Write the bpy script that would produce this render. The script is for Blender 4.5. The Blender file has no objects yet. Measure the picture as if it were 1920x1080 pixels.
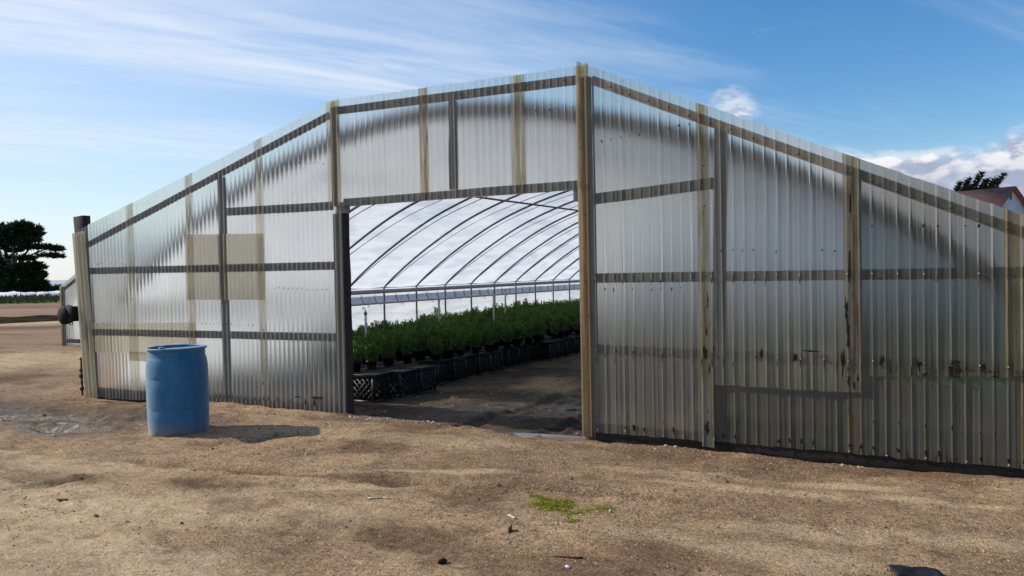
import bpy, math, random
import numpy as np
from mathutils import Vector, Matrix

random.seed(7)
RNG = np.random.default_rng(11)
SC = bpy.context.scene
COL = SC.collection
R = math.radians

# ------------------------------------------------------------------ camera
cam_d = bpy.data.cameras.new('camera')
cam = bpy.data.objects.new('camera', cam_d)
COL.objects.link(cam)
cam_d.sensor_fit = 'HORIZONTAL'
cam_d.sensor_width = 36.0
cam_d.lens = 28.125
cam_d.clip_end = 60000.0
cam_d.clip_start = 0.05
_fw = Vector((-0.48850523, 0.87228885, -0.0217902))
_rt = Vector((0.87253022, 0.48812604, -0.02059074))
_up = Vector((0.00732471, 0.02907129, 0.9995505))
m = Matrix((_rt, _up, -_fw)).transposed().to_4x4()
m.translation = Vector((3.836, -6.849, 1.56))
cam.matrix_world = m
SC.camera = cam

# ------------------------------------------------------------------ sun, sky, exposure
SUN_AZ = R(193.0)          # direction to the sun, counter-clockwise from +X
SUN_EL = R(32.5)
sun_dir = Vector((math.cos(SUN_AZ) * math.cos(SUN_EL), math.sin(SUN_AZ) * math.cos(SUN_EL), math.sin(SUN_EL)))
sun_d = bpy.data.lights.new('sun', 'SUN')
sun_d.energy = 5.0
sun_d.angle = R(0.53)
sun_d.color = (1.0, 0.91, 0.77)
sun = bpy.data.objects.new('sun', sun_d)
COL.objects.link(sun)
sun.rotation_euler = sun_dir.to_track_quat('Z', 'Y').to_euler()

world = bpy.data.worlds.new('World')
SC.world = world
world.use_nodes = True
wn, wl = world.node_tree.nodes, world.node_tree.links
wn.clear()


class NT:
    """tiny node-graph helper"""
    def __init__(self, tree):
        self.t = tree

    def n(self, kind, ins=None, **props):
        nd = self.t.nodes.new(kind)
        for k, v in props.items():
            setattr(nd, k, v)
        for k, v in (ins or {}).items():
            s = nd.inputs[k]
            if isinstance(v, bpy.types.NodeSocket):
                self.t.links.new(v, s)
            else:
                s.default_value = v
        return nd

    def math(self, op, a, b=0.0, c=None, clamp=False):
        nd = self.t.nodes.new('ShaderNodeMath')
        nd.operation = op
        nd.use_clamp = clamp
        for i, v in enumerate((a, b) if c is None else (a, b, c)):
            if isinstance(v, bpy.types.NodeSocket):
                self.t.links.new(v, nd.inputs[i])
            else:
                nd.inputs[i].default_value = v
        return nd.outputs[0]

    def mix(self, f, a, b, mode='MIX'):
        nd = self.t.nodes.new('ShaderNodeMix')
        nd.data_type = 'RGBA'
        nd.blend_type = mode
        for s, v in ((nd.inputs[0], f), (nd.inputs[6], a), (nd.inputs[7], b)):
            if isinstance(v, bpy.types.NodeSocket):
                self.t.links.new(v, s)
            elif isinstance(v, (int, float)):
                s.default_value = v
            else:
                s.default_value = (*v[:3], 1.0)
        return nd.outputs[2]

    def ramp(self, f, stops, interp='LINEAR'):
        nd = self.t.nodes.new('ShaderNodeValToRGB')
        cr = nd.color_ramp
        cr.interpolation = interp
        while len(cr.elements) < len(stops):
            cr.elements.new(0.5)
        for e, (p, c) in zip(cr.elements, stops):
            e.position = p
            e.color = (*c, 1.0) if isinstance(c, tuple) else (c, c, c, 1.0)
        self.t.links.new(f, nd.inputs[0])
        return nd.outputs[0]

    def smooth(self, v, a, b):
        nd = self.t.nodes.new('ShaderNodeMapRange')
        nd.interpolation_type = 'SMOOTHSTEP'
        self.t.links.new(v, nd.inputs[0])
        nd.inputs[1].default_value = a
        nd.inputs[2].default_value = b
        return nd.outputs[0]

    def noise(self, vec, scale, detail=4.0, rough=0.5, dist=0.0):
        return self.n('ShaderNodeTexNoise', {'Vector': vec, 'Scale': scale, 'Detail': detail, 'Roughness': rough,
                                             'Distortion': dist}).outputs[0]

    def mapping(self, vec, scale=(1, 1, 1), loc=(0, 0, 0), rot=(0, 0, 0)):
        return self.n('ShaderNodeMapping', {'Vector': vec, 'Scale': scale, 'Location': loc, 'Rotation': rot}).outputs[0]


W = NT(world.node_tree)
sky = W.n('ShaderNodeTexSky', sky_type='NISHITA', sun_disc=False, sun_elevation=SUN_EL,
          sun_rotation=math.pi / 2 - SUN_AZ, altitude=10.0, air_density=1.0, dust_density=0.35, ozone_density=3.0)
tc = W.n('ShaderNodeTexCoord')
sep = W.n('ShaderNodeSeparateXYZ', {0: tc.outputs['Generated']})
dx, dy, dz = sep.outputs
den = W.math('ADD', W.math('MAXIMUM', dz, 0.0), 0.08)
px = W.math('DIVIDE', dx, den)
py = W.math('DIVIDE', dy, den)
u = W.math('ADD', W.math('MULTIPLY', px, 0.48), W.math('MULTIPLY', py, 0.88))
v = W.math('SUBTRACT', W.math('MULTIPLY', px, 0.88), W.math('MULTIPLY', py, 0.48))
uv = W.n('ShaderNodeCombineXYZ', {0: W.math('MULTIPLY', u, 0.33), 1: W.math('MULTIPLY', v, 1.5), 2: 0.0}).outputs[0]
cir = W.noise(uv, 1.3, 7.0, 0.6, 0.5)
cir2 = W.noise(uv, 5.0, 5.0, 0.6, 0.9)
# two long cirrus bands drifting across the sky plus loose veil


def band(center, half):
    d = W.math('ABSOLUTE', W.math('SUBTRACT', v, center))
    return W.math('SUBTRACT', 1.0, W.smooth(d, 0.0, half))


fade = W.math('SUBTRACT', 1.0, W.smooth(u, 1.1, 2.3))
b1 = W.math('MULTIPLY', band(-2.72, 0.75), fade)
b2 = W.math('MULTIPLY', band(-4.15, 0.9), 0.75)
bands = W.math('ADD', b1, b2)
wob = W.math('ADD', W.math('MULTIPLY', cir, 0.9), W.math('MULTIPLY', cir2, 0.5))
veil = W.math('MULTIPLY', W.smooth(cir, 0.45, 0.8), 0.40)
cirm = W.math('ADD', W.math('MULTIPLY', bands, W.smooth(wob, 0.36, 0.95)), veil, clamp=True)
cirm = W.math('MULTIPLY', cirm, W.smooth(dz, 0.0, 0.06))
cirm = W.math('MULTIPLY', cirm, 0.8)
# cumulus bank standing low in the sky beyond the greenhouse
cvec = W.mapping(tc.outputs['Generated'], scale=(1.0, 1.0, 1.7))
cum = W.noise(cvec, 9.0, 8.0, 0.56, 0.25)
cumb = W.noise(W.mapping(tc.outputs['Generated'], scale=(1.0, 1.0, 1.7), loc=(0.0, 0.0, 0.02)), 9.0, 8.0, 0.56, 0.25)
az = W.math('ARCTAN2', dx, dy)                       # 0 looking along the tunnel, positive to the right
azm = W.math('MULTIPLY', W.smooth(az, -0.36, -0.16), W.math('SUBTRACT', 1.0, W.smooth(az, 0.9, 1.4)))
topm = W.math('SUBTRACT', 1.0, W.smooth(dz, 0.10, 0.150))
cov = W.math('MULTIPLY', azm, topm)
pd_ = W.n('ShaderNodeVectorMath', {0: tc.outputs['Generated'], 1: (-0.238, 0.953, 0.186)}, operation='DISTANCE').outputs['Value']
cov = W.math('MAXIMUM', cov, W.math('SUBTRACT', 1.0, W.smooth(pd_, 0.012, 0.060)))
thr = W.math('ADD', cum, W.math('MULTIPLY', W.math('SUBTRACT', cov, 1.0), 0.34))
cumm = W.smooth(thr, 0.43, 0.50)
soft = W.math('MULTIPLY', W.smooth(thr, 0.30, 0.48), 0.55)
cumm = W.math('MAXIMUM', cumm, soft)
# thicker, shaded bases against lit tops
lit = W.smooth(W.math('SUBTRACT', cum, cumb), -0.05, 0.06)
lit = W.math('MULTIPLY', lit, W.smooth(dz, 0.06, 0.125))
ccol = W.mix(lit, (2.7, 3.1, 4.1), (6.7, 6.6, 6.7))
# pale marine haze lying on the horizon
hz = W.math('SUBTRACT', 1.0, W.smooth(dz, 0.0, 0.16))
skyc = W.n('ShaderNodeHueSaturation', {'Hue': 0.502, 'Saturation': 1.3, 'Value': 1.0, 'Color': sky.outputs[0]}).outputs[0]
# thin veil that brightens towards the sun
sd_ = W.n('ShaderNodeVectorMath', {0: tc.outputs['Generated'], 1: tuple(sun_dir)}, operation='DOT_PRODUCT').outputs['Value']
skyc = W.mix(W.math('MULTIPLY', W.smooth(sd_, 0.12, 0.95), 0.66), skyc, (4.9, 5.6, 6.7))
skyc = W.mix(W.math('MULTIPLY', hz, 0.45), skyc, (5.2, 5.8, 6.6))
skyc = W.mix(cirm, skyc, (6.0, 6.35, 6.9))
skyc = W.mix(cumm, skyc, ccol)
bg = W.n('ShaderNodeBackground', {'Color': skyc, 'Strength': 0.145})
wo = W.n('ShaderNodeOutputWorld', {'Surface': bg.outputs[0]})

SC.view_settings.view_transform = 'Standard'
SC.view_settings.look = 'None'
SC.view_settings.exposure = 0.0
SC.view_settings.gamma = 1.0
SC.view_settings.use_curve_mapping = False
SC.render.engine = 'CYCLES'
SC.cycles.use_denoising = True
SC.cycles.max_bounces = 12
SC.cycles.transparent_max_bounces = 12
SC.cycles.transmission_bounces = 10
SC.cycles.sample_clamp_indirect = 6.0


# ------------------------------------------------------------------ mesh helpers
def mesh_np(name, verts, faces):
    """verts (n,3); faces: (k,3|4) int array or list of arrays"""
    me = bpy.data.meshes.new(name)
    verts = np.asarray(verts, np.float32)
    arrs = [np.asarray(f, np.int32) for f in (faces if isinstance(faces, list) else [faces]) if len(f)]
    idx = np.concatenate([a.ravel() for a in arrs])
    tot = np.concatenate([np.full(len(a), a.shape[1], np.int32) for a in arrs])
    start = np.concatenate([[0], np.cumsum(tot)[:-1]]).astype(np.int32)
    me.vertices.add(len(verts))
    me.vertices.foreach_set('co', verts.ravel())
    me.loops.add(len(idx))
    me.loops.foreach_set('vertex_index', idx)
    me.polygons.add(len(tot))
    me.polygons.foreach_set('loop_start', start)
    me.polygons.foreach_set('loop_total', tot)
    me.update(calc_edges=True)
    return me


def smooth_me(me):
    me.polygons.foreach_set('use_smooth', np.ones(len(me.polygons), bool))
    me.update()


BOXF = np.array([[0, 1, 3, 2], [4, 6, 7, 5], [0, 4, 5, 1], [2, 3, 7, 6], [0, 2, 6, 4], [1, 5, 7, 3]])


class MB:
    """collects shapes, builds one mesh object"""
    def __init__(self):
        self.v, self.f4, self.f3, self.k = [], [], [], 0

    def add(self, verts, f4=None, f3=None):
        verts = np.asarray(verts, float)
        if f4 is not None and len(f4):
            self.f4.append(np.asarray(f4) + self.k)
        if f3 is not None and len(f3):
            self.f3.append(np.asarray(f3) + self.k)
        self.v.append(verts)
        self.k += len(verts)
        return self

    def box(self, x0, x1, y0, y1, z0, z1):
        vs = [(x, y, z) for x in (x0, x1) for y in (y0, y1) for z in (z0, z1)]
        return self.add(vs, BOXF)

    def beam(self, a, b, w, h, up=(0, 0, 1), jig=0.0, n=1):
        """square timber from a to b; w across, h along up; slightly wandering when jig"""
        a, b = Vector(a), Vector(b)
        d = (b - a).normalized()
        side = d.cross(Vector(up))
        side = side.normalized() if side.length > 1e-5 else Vector((1, 0, 0))
        upv = side.cross(d).normalized()
        rings = []
        for i in range(n + 1):
            c = a.lerp(b, i / n)
            j = [random.uniform(-jig, jig) for _ in range(4)]
            for k, (s, t) in enumerate(((-1, -1), (1, -1), (1, 1), (-1, 1))):
                rings.append(c + side * (s * (w / 2 + j[k])) + upv * (t * (h / 2 + j[(k + 1) % 4])))
        f = []
        for i in range(n):
            o = i * 4
            for k in range(4):
                f.append((o + k, o + (k + 1) % 4, o + 4 + (k + 1) % 4, o + 4 + k))
        f.append((3, 2, 1, 0))
        o = n * 4
        f.append((o, o + 1, o + 2, o + 3))
        return self.add([tuple(p) for p in rings], f)

    def tube(self, pts, r, seg=8, cap=True):
        pts = [Vector(p) for p in pts]
        rs = r if isinstance(r, (list, tuple)) else [r] * len(pts)
        vs, f = [], []
        prev = None
        for i, p in enumerate(pts):
            t = (pts[min(i + 1, len(pts) - 1)] - pts[max(i - 1, 0)]).normalized()
            if prev is None:
                nrm = t.orthogonal().normalized()
            else:
                nrm = (prev - t * prev.dot(t))
                nrm = nrm.normalized() if nrm.length > 1e-6 else t.orthogonal().normalized()
            prev = nrm
            bn = t.cross(nrm)
            for k in range(seg):
                a = 2 * math.pi * k / seg
                vs.append(tuple(p + (nrm * math.cos(a) + bn * math.sin(a)) * rs[i]))
        for i in range(len(pts) - 1):
            for k in range(seg):
                k2 = (k + 1) % seg
                f.append((i * seg + k, i * seg + k2, (i + 1) * seg + k2, (i + 1) * seg + k))
        f3 = []
        if cap:
            c0 = len(vs)
            vs.append(tuple(pts[0]))
            vs.append(tuple(pts[-1]))
            o = (len(pts) - 1) * seg
            for k in range(seg):
                f3.append((c0, (k + 1) % seg, k))
                f3.append((c0 + 1, o + k, o + (k + 1) % seg))
        return self.add(vs, f, f3)

    def lathe(self, prof, seg=48, c=(0, 0, 0)):
        vs, f = [], []
        for (r, z) in prof:
            for k in range(seg):
                a = 2 * math.pi * k / seg
                vs.append((c[0] + r * math.cos(a), c[1] + r * math.sin(a), c[2] + z))
        for i in range(len(prof) - 1):
            for k in range(seg):
                k2 = (k + 1) % seg
                f.append((i * seg + k, i * seg + k2, (i + 1) * seg + k2, (i + 1) * seg + k))
        return self.add(vs, f)

    def mesh(self, name):
        fs = []
        if self.f4:
            fs.append(np.concatenate(self.f4))
        if self.f3:
            fs.append(np.concatenate(self.f3))
        return mesh_np(name, np.concatenate(self.v), fs)

    def build(self, name, mat, parent=None, smooth=False, bevel=0.0):
        me = self.mesh(name)
        if smooth:
            smooth_me(me)
        return link(name, me, mat, parent, bevel)


def link(name, me, mat, parent=None, bevel=0.0):
    o = bpy.data.objects.new(name, me)
    COL.objects.link(o)
    if mat is not None and not me.materials:
        me.materials.append(mat)
    if parent is not None:
        o.parent = parent
    if bevel:
        b = o.modifiers.new('bevel', 'BEVEL')
        b.width = bevel
        b.segments = 1
        b.limit_method = 'ANGLE'
    return o


def thing(name, label, cat, loc=(0, 0, 0), rz=0.0, group=None):
    o = bpy.data.objects.new(name, None)
    COL.objects.link(o)
    o.empty_display_size = 0.1
    o.location = loc
    o.rotation_euler = (0, 0, rz)
    tag(o, label, cat, group)
    return o


def tag(o, label, cat, group=None):
    o['label'] = label
    o['category'] = cat
    if group:
        o['group'] = group
    return o


def struct(o, kind='structure'):
    o['kind'] = kind
    return o


# value noise for shaping geometry
_PERM = np.random.default_rng(3).random((256, 256))


def vnoise(x, y):
    xi, yi = np.floor(x).astype(int), np.floor(y).astype(int)
    xf, yf = x - xi, y - yi
    xf = xf * xf * (3 - 2 * xf)
    yf = yf * yf * (3 - 2 * yf)
    g = lambda a, b: _PERM[a & 255, b & 255]
    return ((g(xi, yi) * (1 - xf) + g(xi + 1, yi) * xf) * (1 - yf)
            + (g(xi, yi + 1) * (1 - xf) + g(xi + 1, yi + 1) * xf) * yf) * 2 - 1


def fbm(x, y, s, o=4, g=0.5):
    t, a, n = 0.0, 1.0, 0.0
    for i in range(o):
        t = t + a * vnoise(x * s + 17.3 * i, y * s - 9.1 * i)
        n += a
        a *= g
        s *= 2.03
    return t / n


def sstep(x, a, b):
    t = np.clip((x - a) / (b - a), 0, 1)
    return t * t * (3 - 2 * t)


# ------------------------------------------------------------------ materials
def new_mat(name):
    mt = bpy.data.materials.new(name)
    mt.use_nodes = True
    mt.node_tree.nodes.clear()
    return mt, NT(mt.node_tree)


def finish(mt, g, bsdf):
    g.n('ShaderNodeOutputMaterial', {'Surface': bsdf})
    return mt


def simple_mat(name, c1, c2, scale=6.0, rough=0.7, stretch=(1, 1, 1), bump=0.0, bscale=40.0, spec=0.4, metal=0.0):
    mt, g = new_mat(name)
    t = g.n('ShaderNodeTexCoord').outputs['Object']
    n = g.noise(g.mapping(t, scale=stretch), scale, 6.0, 0.6)
    c = g.mix(g.smooth(n, 0.3, 0.7), c1, c2)
    ins = {'Base Color': c, 'Roughness': rough, 'Specular IOR Level': spec, 'Metallic': metal}
    p = g.n('ShaderNodeBsdfPrincipled', ins)
    if bump:
        b = g.n('ShaderNodeBump', {'Height': g.noise(g.mapping(t, scale=stretch), bscale, 5.0, 0.6), 'Strength': bump,
                                   'Distance': 0.01})
        mt.node_tree.links.new(b.outputs[0], p.inputs['Normal'])
    return finish(mt, g, p.outputs[0])


def sheet_mat(share=0.19, name='fibreglass'):
    """weathered translucent fibreglass sheet; the object's colour is its tint"""
    mt, g = new_mat(name)
    t = g.n('ShaderNodeTexCoord').outputs['Object']
    oi = g.n('ShaderNodeObjectInfo')
    col = oi.outputs['Color']
    # vertical dirt runs and mottling
    st = g.noise(g.mapping(t, scale=(16.0, 1.0, 0.55)), 1.0, 6.0, 0.65)
    fine = g.noise(g.mapping(t, scale=(60.0, 60.0, 9.0)), 1.0, 4.0, 0.6)
    mot = g.noise(t, 2.3, 5.0, 0.6)
    f = g.math('MULTIPLY', g.smooth(st, 0.52, 0.8), 0.30)
    col = g.mix(f, col, (0.42, 0.36, 0.26))
    col = g.mix(g.math('MULTIPLY', g.smooth(mot, 0.45, 0.8), 0.16), col, (0.5, 0.5, 0.46))
    speck = g.math('MULTIPLY', g.smooth(fine, 0.66, 0.76), 0.35)
    col = g.mix(speck, col, (0.16, 0.13, 0.10))
    # algae and dust collected along the lapped side edges and the foot, plus shade painted low on the right-hand sheets (attribute stored on the sheet)
    ed = g.n('ShaderNodeAttribute', attribute_name='grime_shade').outputs['Fac']
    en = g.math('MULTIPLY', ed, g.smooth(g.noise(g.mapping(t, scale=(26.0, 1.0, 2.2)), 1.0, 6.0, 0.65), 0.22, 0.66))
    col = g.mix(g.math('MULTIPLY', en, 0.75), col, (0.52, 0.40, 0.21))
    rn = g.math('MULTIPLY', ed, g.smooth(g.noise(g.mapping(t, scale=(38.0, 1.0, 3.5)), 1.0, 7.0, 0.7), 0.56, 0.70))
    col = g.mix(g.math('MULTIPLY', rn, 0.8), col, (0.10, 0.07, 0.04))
    bmp = g.n('ShaderNodeBump', {'Height': fine, 'Strength': 0.25, 'Distance': 0.002})
    refr = g.n('ShaderNodeBsdfRefraction', {'Color': col, 'Roughness': 0.52, 'IOR': 1.24, 'Normal': bmp.outputs[0]})
    trl = g.n('ShaderNodeBsdfTranslucent', {'Color': col})
    dif = g.n('ShaderNodeBsdfDiffuse', {'Color': col})
    a = g.n('ShaderNodeMixShader', {0: 0.70, 1: trl.outputs[0], 2: dif.outputs[0]})
    b = g.n('ShaderNodeMixShader', {0: share, 1: refr.outputs[0], 2: a.outputs[0]})
    gl = g.n('ShaderNodeBsdfGlossy', {'Color': (0.9, 0.92, 0.95, 1), 'Roughness': 0.4, 'Normal': bmp.outputs[0]})
    fr = g.n('ShaderNodeFresnel', {'IOR': 1.4})
    fm = g.math('MULTIPLY', fr.outputs[0], 0.22)
    c = g.n('ShaderNodeMixShader', {0: fm, 1: b.outputs[0], 2: gl.outputs[0]})
    return finish(mt, g, c.outputs[0])


def film_mat():
    """white greenhouse polyethylene film"""
    mt, g = new_mat('poly_film')
    t = g.n('ShaderNodeTexCoord').outputs['Object']
    n1 = g.noise(g.mapping(t, scale=(1.2, 0.5, 3.0)), 1.6, 5.0, 0.6, 0.6)
    n2 = g.noise(g.mapping(t, scale=(3.0, 0.7, 3.0)), 3.0, 4.0, 0.5)
    col = g.mix(g.smooth(n1, 0.35, 0.7), (0.77, 0.82, 0.89), (0.58, 0.65, 0.74))
    bm = g.n('ShaderNodeBump', {'Height': n2, 'Strength': 0.5, 'Distance': 0.03})
    trl = g.n('ShaderNodeBsdfTranslucent', {'Color': col, 'Normal': bm.outputs[0]})
    dif = g.n('ShaderNodeBsdfDiffuse', {'Color': col, 'Normal': bm.outputs[0]})
    a = g.n('ShaderNodeMixShader', {0: 0.42, 1: trl.outputs[0], 2: dif.outputs[0]})
    gl = g.n('ShaderNodeBsdfGlossy', {'Roughness': 0.25, 'Normal': bm.outputs[0]})
    c = g.n('ShaderNodeMixShader', {0: 0.05, 1: a.outputs[0], 2: gl.outputs[0]})
    return finish(mt, g, c.outputs[0])


def wood_mat(name, c1, c2, c3):
    mt, g = new_mat(name)
    t = g.n('ShaderNodeTexCoord').outputs['Object']
    n = g.noise(g.mapping(t, scale=(3, 3, 3)), 1.0, 5.0, 0.6)
    gr = g.noise(g.mapping(t, scale=(14, 14, 1.6)), 2.0, 7.0, 0.65, 0.8)
    c = g.mix(g.smooth(gr, 0.3, 0.7), c1, c2)
    c = g.mix(g.smooth(n, 0.5, 0.75), c, c3)
    bm = g.n('ShaderNodeBump', {'Height': gr, 'Strength': 0.6, 'Distance': 0.006})
    p = g.n('ShaderNodeBsdfPrincipled', {'Base Color': c, 'Roughness': 0.85, 'Specular IOR Level': 0.2,
                                         'Normal': bm.outputs[0]})
    return finish(mt, g, p.outputs[0])


def ground_mat():
    mt, g = new_mat('dirt')
    t = g.n('ShaderNodeTexCoord').outputs['Object']
    big = g.noise(t, 0.55, 6.0, 0.6, 0.4)
    mid = g.noise(g.mapping(t, scale=(1.0, 1.6, 1.0), rot=(0, 0, 0.5)), 2.3, 7.0, 0.62, 0.5)
    fine = g.noise(t, 55.0, 4.0, 0.7)
    grit = g.n('ShaderNodeTexVoronoi', {'Vector': t, 'Scale': 85.0, 'Randomness': 1.0})
    gritd = grit.outputs['Distance']
    gritc = g.n('ShaderNodeSeparateColor', {0: grit.outputs['Color']}).outputs[0]
    c = g.mix(g.smooth(big, 0.34, 0.66), (0.41, 0.277, 0.160), (0.235, 0.150, 0.085))
    sx_ = g.n('ShaderNodeSeparateXYZ', {0: t}).outputs[0]
    c = g.mix(g.math('MULTIPLY', g.math('SUBTRACT', 1.0, g.smooth(sx_, -12.0, -4.5)), 0.8), c, (0.25, 0.150, 0.092))
    sand = g.n('ShaderNodeAttribute', attribute_name='sand').outputs['Fac']
    c = g.mix(g.math('MULTIPLY', sand, 0.85), c, (0.58, 0.435, 0.27))
    red = g.math('MULTIPLY', g.smooth(mid, 0.50, 0.72), 0.75)
    c = g.mix(red, c, (0.150, 0.090, 0.058))
    c = g.mix(g.math('MULTIPLY', g.smooth(gritc, 0.55, 0.95), 0.36), c, (0.40, 0.29, 0.17))
    c = g.mix(g.math('MULTIPLY', g.smooth(gritc, 0.32, 0.05), 0.0), c, (0.1, 0.07, 0.05))
    c = g.mix(g.math('MULTIPLY', g.smooth(fine, 0.56, 0.78), 0.5), c, (0.11, 0.075, 0.05))
    # grains: tonal speckle of sand, stone and straw at several sizes
    g1 = g.noise(t, 38.0, 3.0, 0.75)
    g2 = g.noise(g.mapping(t, scale=(1.0, 1.0, 1.0), loc=(7, 3, 0)), 95.0, 2.0, 0.7)
    g3 = g.noise(g.mapping(t, scale=(0.5, 1.0, 1.0), rot=(0, 0, 0.7)), 16.0, 5.0, 0.7)
    k = g.math('ADD', g.math('MULTIPLY', g.math('SUBTRACT', g1, 0.5), 2.2), g.math('MULTIPLY', g.math('SUBTRACT', g2, 0.5), 2.4))
    k = g.math('ADD', k, g.math('MULTIPLY', g.math('SUBTRACT', g3, 0.5), 1.5))
    k = g.math('MAXIMUM', g.math('ADD', g.math('MULTIPLY', k, g.math('SUBTRACT', 1.0, g.math('MULTIPLY', sand, 0.45))), 1.0), 0.28)
    kc = g.n('ShaderNodeCombineXYZ', {0: k, 1: k, 2: k}).outputs[0]
    c = g.mix(1.0, c, kc, 'MULTIPLY')
    moss = g.n('ShaderNodeAttribute', attribute_name='moss').outputs['Fac']
    mm = g.math('MULTIPLY', moss, g.smooth(g.noise(t, 14.0, 6.0, 0.7), 0.46, 0.62))
    c = g.mix(mm, c, (0.26, 0.30, 0.018))
    soil = g.n('ShaderNodeAttribute', attribute_name='soil').outputs['Fac']
    c = g.mix(soil, c, g.mix(g.smooth(mid, 0.35, 0.65), (0.040, 0.031, 0.023), (0.105, 0.073, 0.044)))
    damp = g.n('ShaderNodeAttribute', attribute_name='damp').outputs['Fac']
    c = g.mix(damp, c, g.mix(1.0, c, (0.44, 0.39, 0.36), 'MULTIPLY'))
    wet = g.n('ShaderNodeAttribute', attribute_name='wet').outputs['Fac']
    c = g.mix(g.math('MULTIPLY', wet, 0.8), c, g.mix(1.0, c, (0.30, 0.29, 0.30), 'MULTIPLY'))
    far = g.n('ShaderNodeAttribute', attribute_name='field').outputs['Fac']
    c = g.mix(far, c, (0.085, 0.10, 0.035))
    rough = g.math('SUBTRACT', 0.95, g.math('MULTIPLY', wet, 0.68))
    h = g.math('ADD', g.math('MULTIPLY', fine, 0.7), g.math('MULTIPLY', g.noise(t, 22.0, 6.0, 0.7), 1.1))
    h = g.math('ADD', h, g.math('MULTIPLY', mid, 0.9))
    h = g.math('ADD', h, g.math('MULTIPLY', g.noise(t, 130.0, 3.0, 0.7), 0.45))
    bm = g.n('ShaderNodeBump', {'Height': h, 'Strength': 1.0, 'Distance': 0.018})
    p = g.n('ShaderNodeBsdfPrincipled', {'Base Color': c, 'Roughness': rough, 'Specular IOR Level': 0.25,
                                         'Normal': bm.outputs[0]})
    return finish(mt, g, p.outputs[0])


def leaf_mat(name, c1, c2, trans=0.25):
    mt, g = new_mat(name)
    geo = g.n('ShaderNodeNewGeometry')
    rnd = geo.outputs['Random Per Island']
    t = g.n('ShaderNodeTexCoord').outputs['Object']
    n = g.noise(t, 1.7, 3.0, 0.5)
    c = g.mix(rnd, c1, c2)
    c = g.mix(g.math('MULTIPLY', g.smooth(n, 0.4, 0.7), 0.5), c, c2)
    d = g.n('ShaderNodeBsdfDiffuse', {'Color': c})
    tr = g.n('ShaderNodeBsdfTranslucent', {'Color': c})
    a = g.n('ShaderNodeMixShader', {0: trans, 1: d.outputs[0], 2: tr.outputs[0]})
    return finish(mt, g, a.outputs[0])


def barrel_mat():
    mt, g = new_mat('blue_plastic')
    t = g.n('ShaderNodeTexCoord').outputs['Object']
    n = g.noise(g.mapping(t, scale=(3, 3, 1.0)), 3.0, 6.0, 0.65)
    sc = g.noise(g.mapping(t, scale=(20, 20, 60)), 1.0, 5.0, 0.7)
    c = g.mix(g.smooth(n, 0.3, 0.75), (0.014, 0.115, 0.235), (0.040, 0.170, 0.300))
    c = g.mix(g.math('MULTIPLY', g.smooth(sc, 0.55, 0.72), 0.5), c, (0.14, 0.25, 0.38))
    z = g.n('ShaderNodeSeparateXYZ', {0: t}).outputs[2]
    foot = g.math('MULTIPLY', g.math('SUBTRACT', 1.0, g.smooth(z, 0.0, 0.20)),
                  g.smooth(g.noise(t, 9.0, 5.0, 0.7), 0.25, 0.65))
    c = g.mix(g.math('MULTIPLY', foot, 0.8), c, (0.27, 0.20, 0.13))
    p = g.n('ShaderNodeBsdfPrincipled', {'Base Color': c, 'Roughness': 0.55, 'Specular IOR Level': 0.3,
                                         'Sheen Weight': 0.55, 'Sheen Roughness': 0.42, 'Sheen Tint': (0.9, 0.95, 1.0, 1)})
    b = g.n('ShaderNodeBump', {'Height': n, 'Strength': 0.15, 'Distance': 0.01})
    mt.node_tree.links.new(b.outputs[0], p.inputs['Normal'])
    return finish(mt, g, p.outputs[0])


def water_mat(name, c, rough, bscale, bstr):
    mt, g = new_mat(name)
    t = g.n('ShaderNodeTexCoord').outputs['Object']
    bm = g.n('ShaderNodeBump', {'Height': g.noise(t, bscale, 4.0, 0.6), 'Strength': bstr, 'Distance': 0.02})
    p = g.n('ShaderNodeBsdfPrincipled', {'Base Color': (*c, 1), 'Roughness': rough, 'IOR': 1.33,
                                         'Normal': bm.outputs[0]})
    return finish(mt, g, p.outputs[0])


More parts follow.
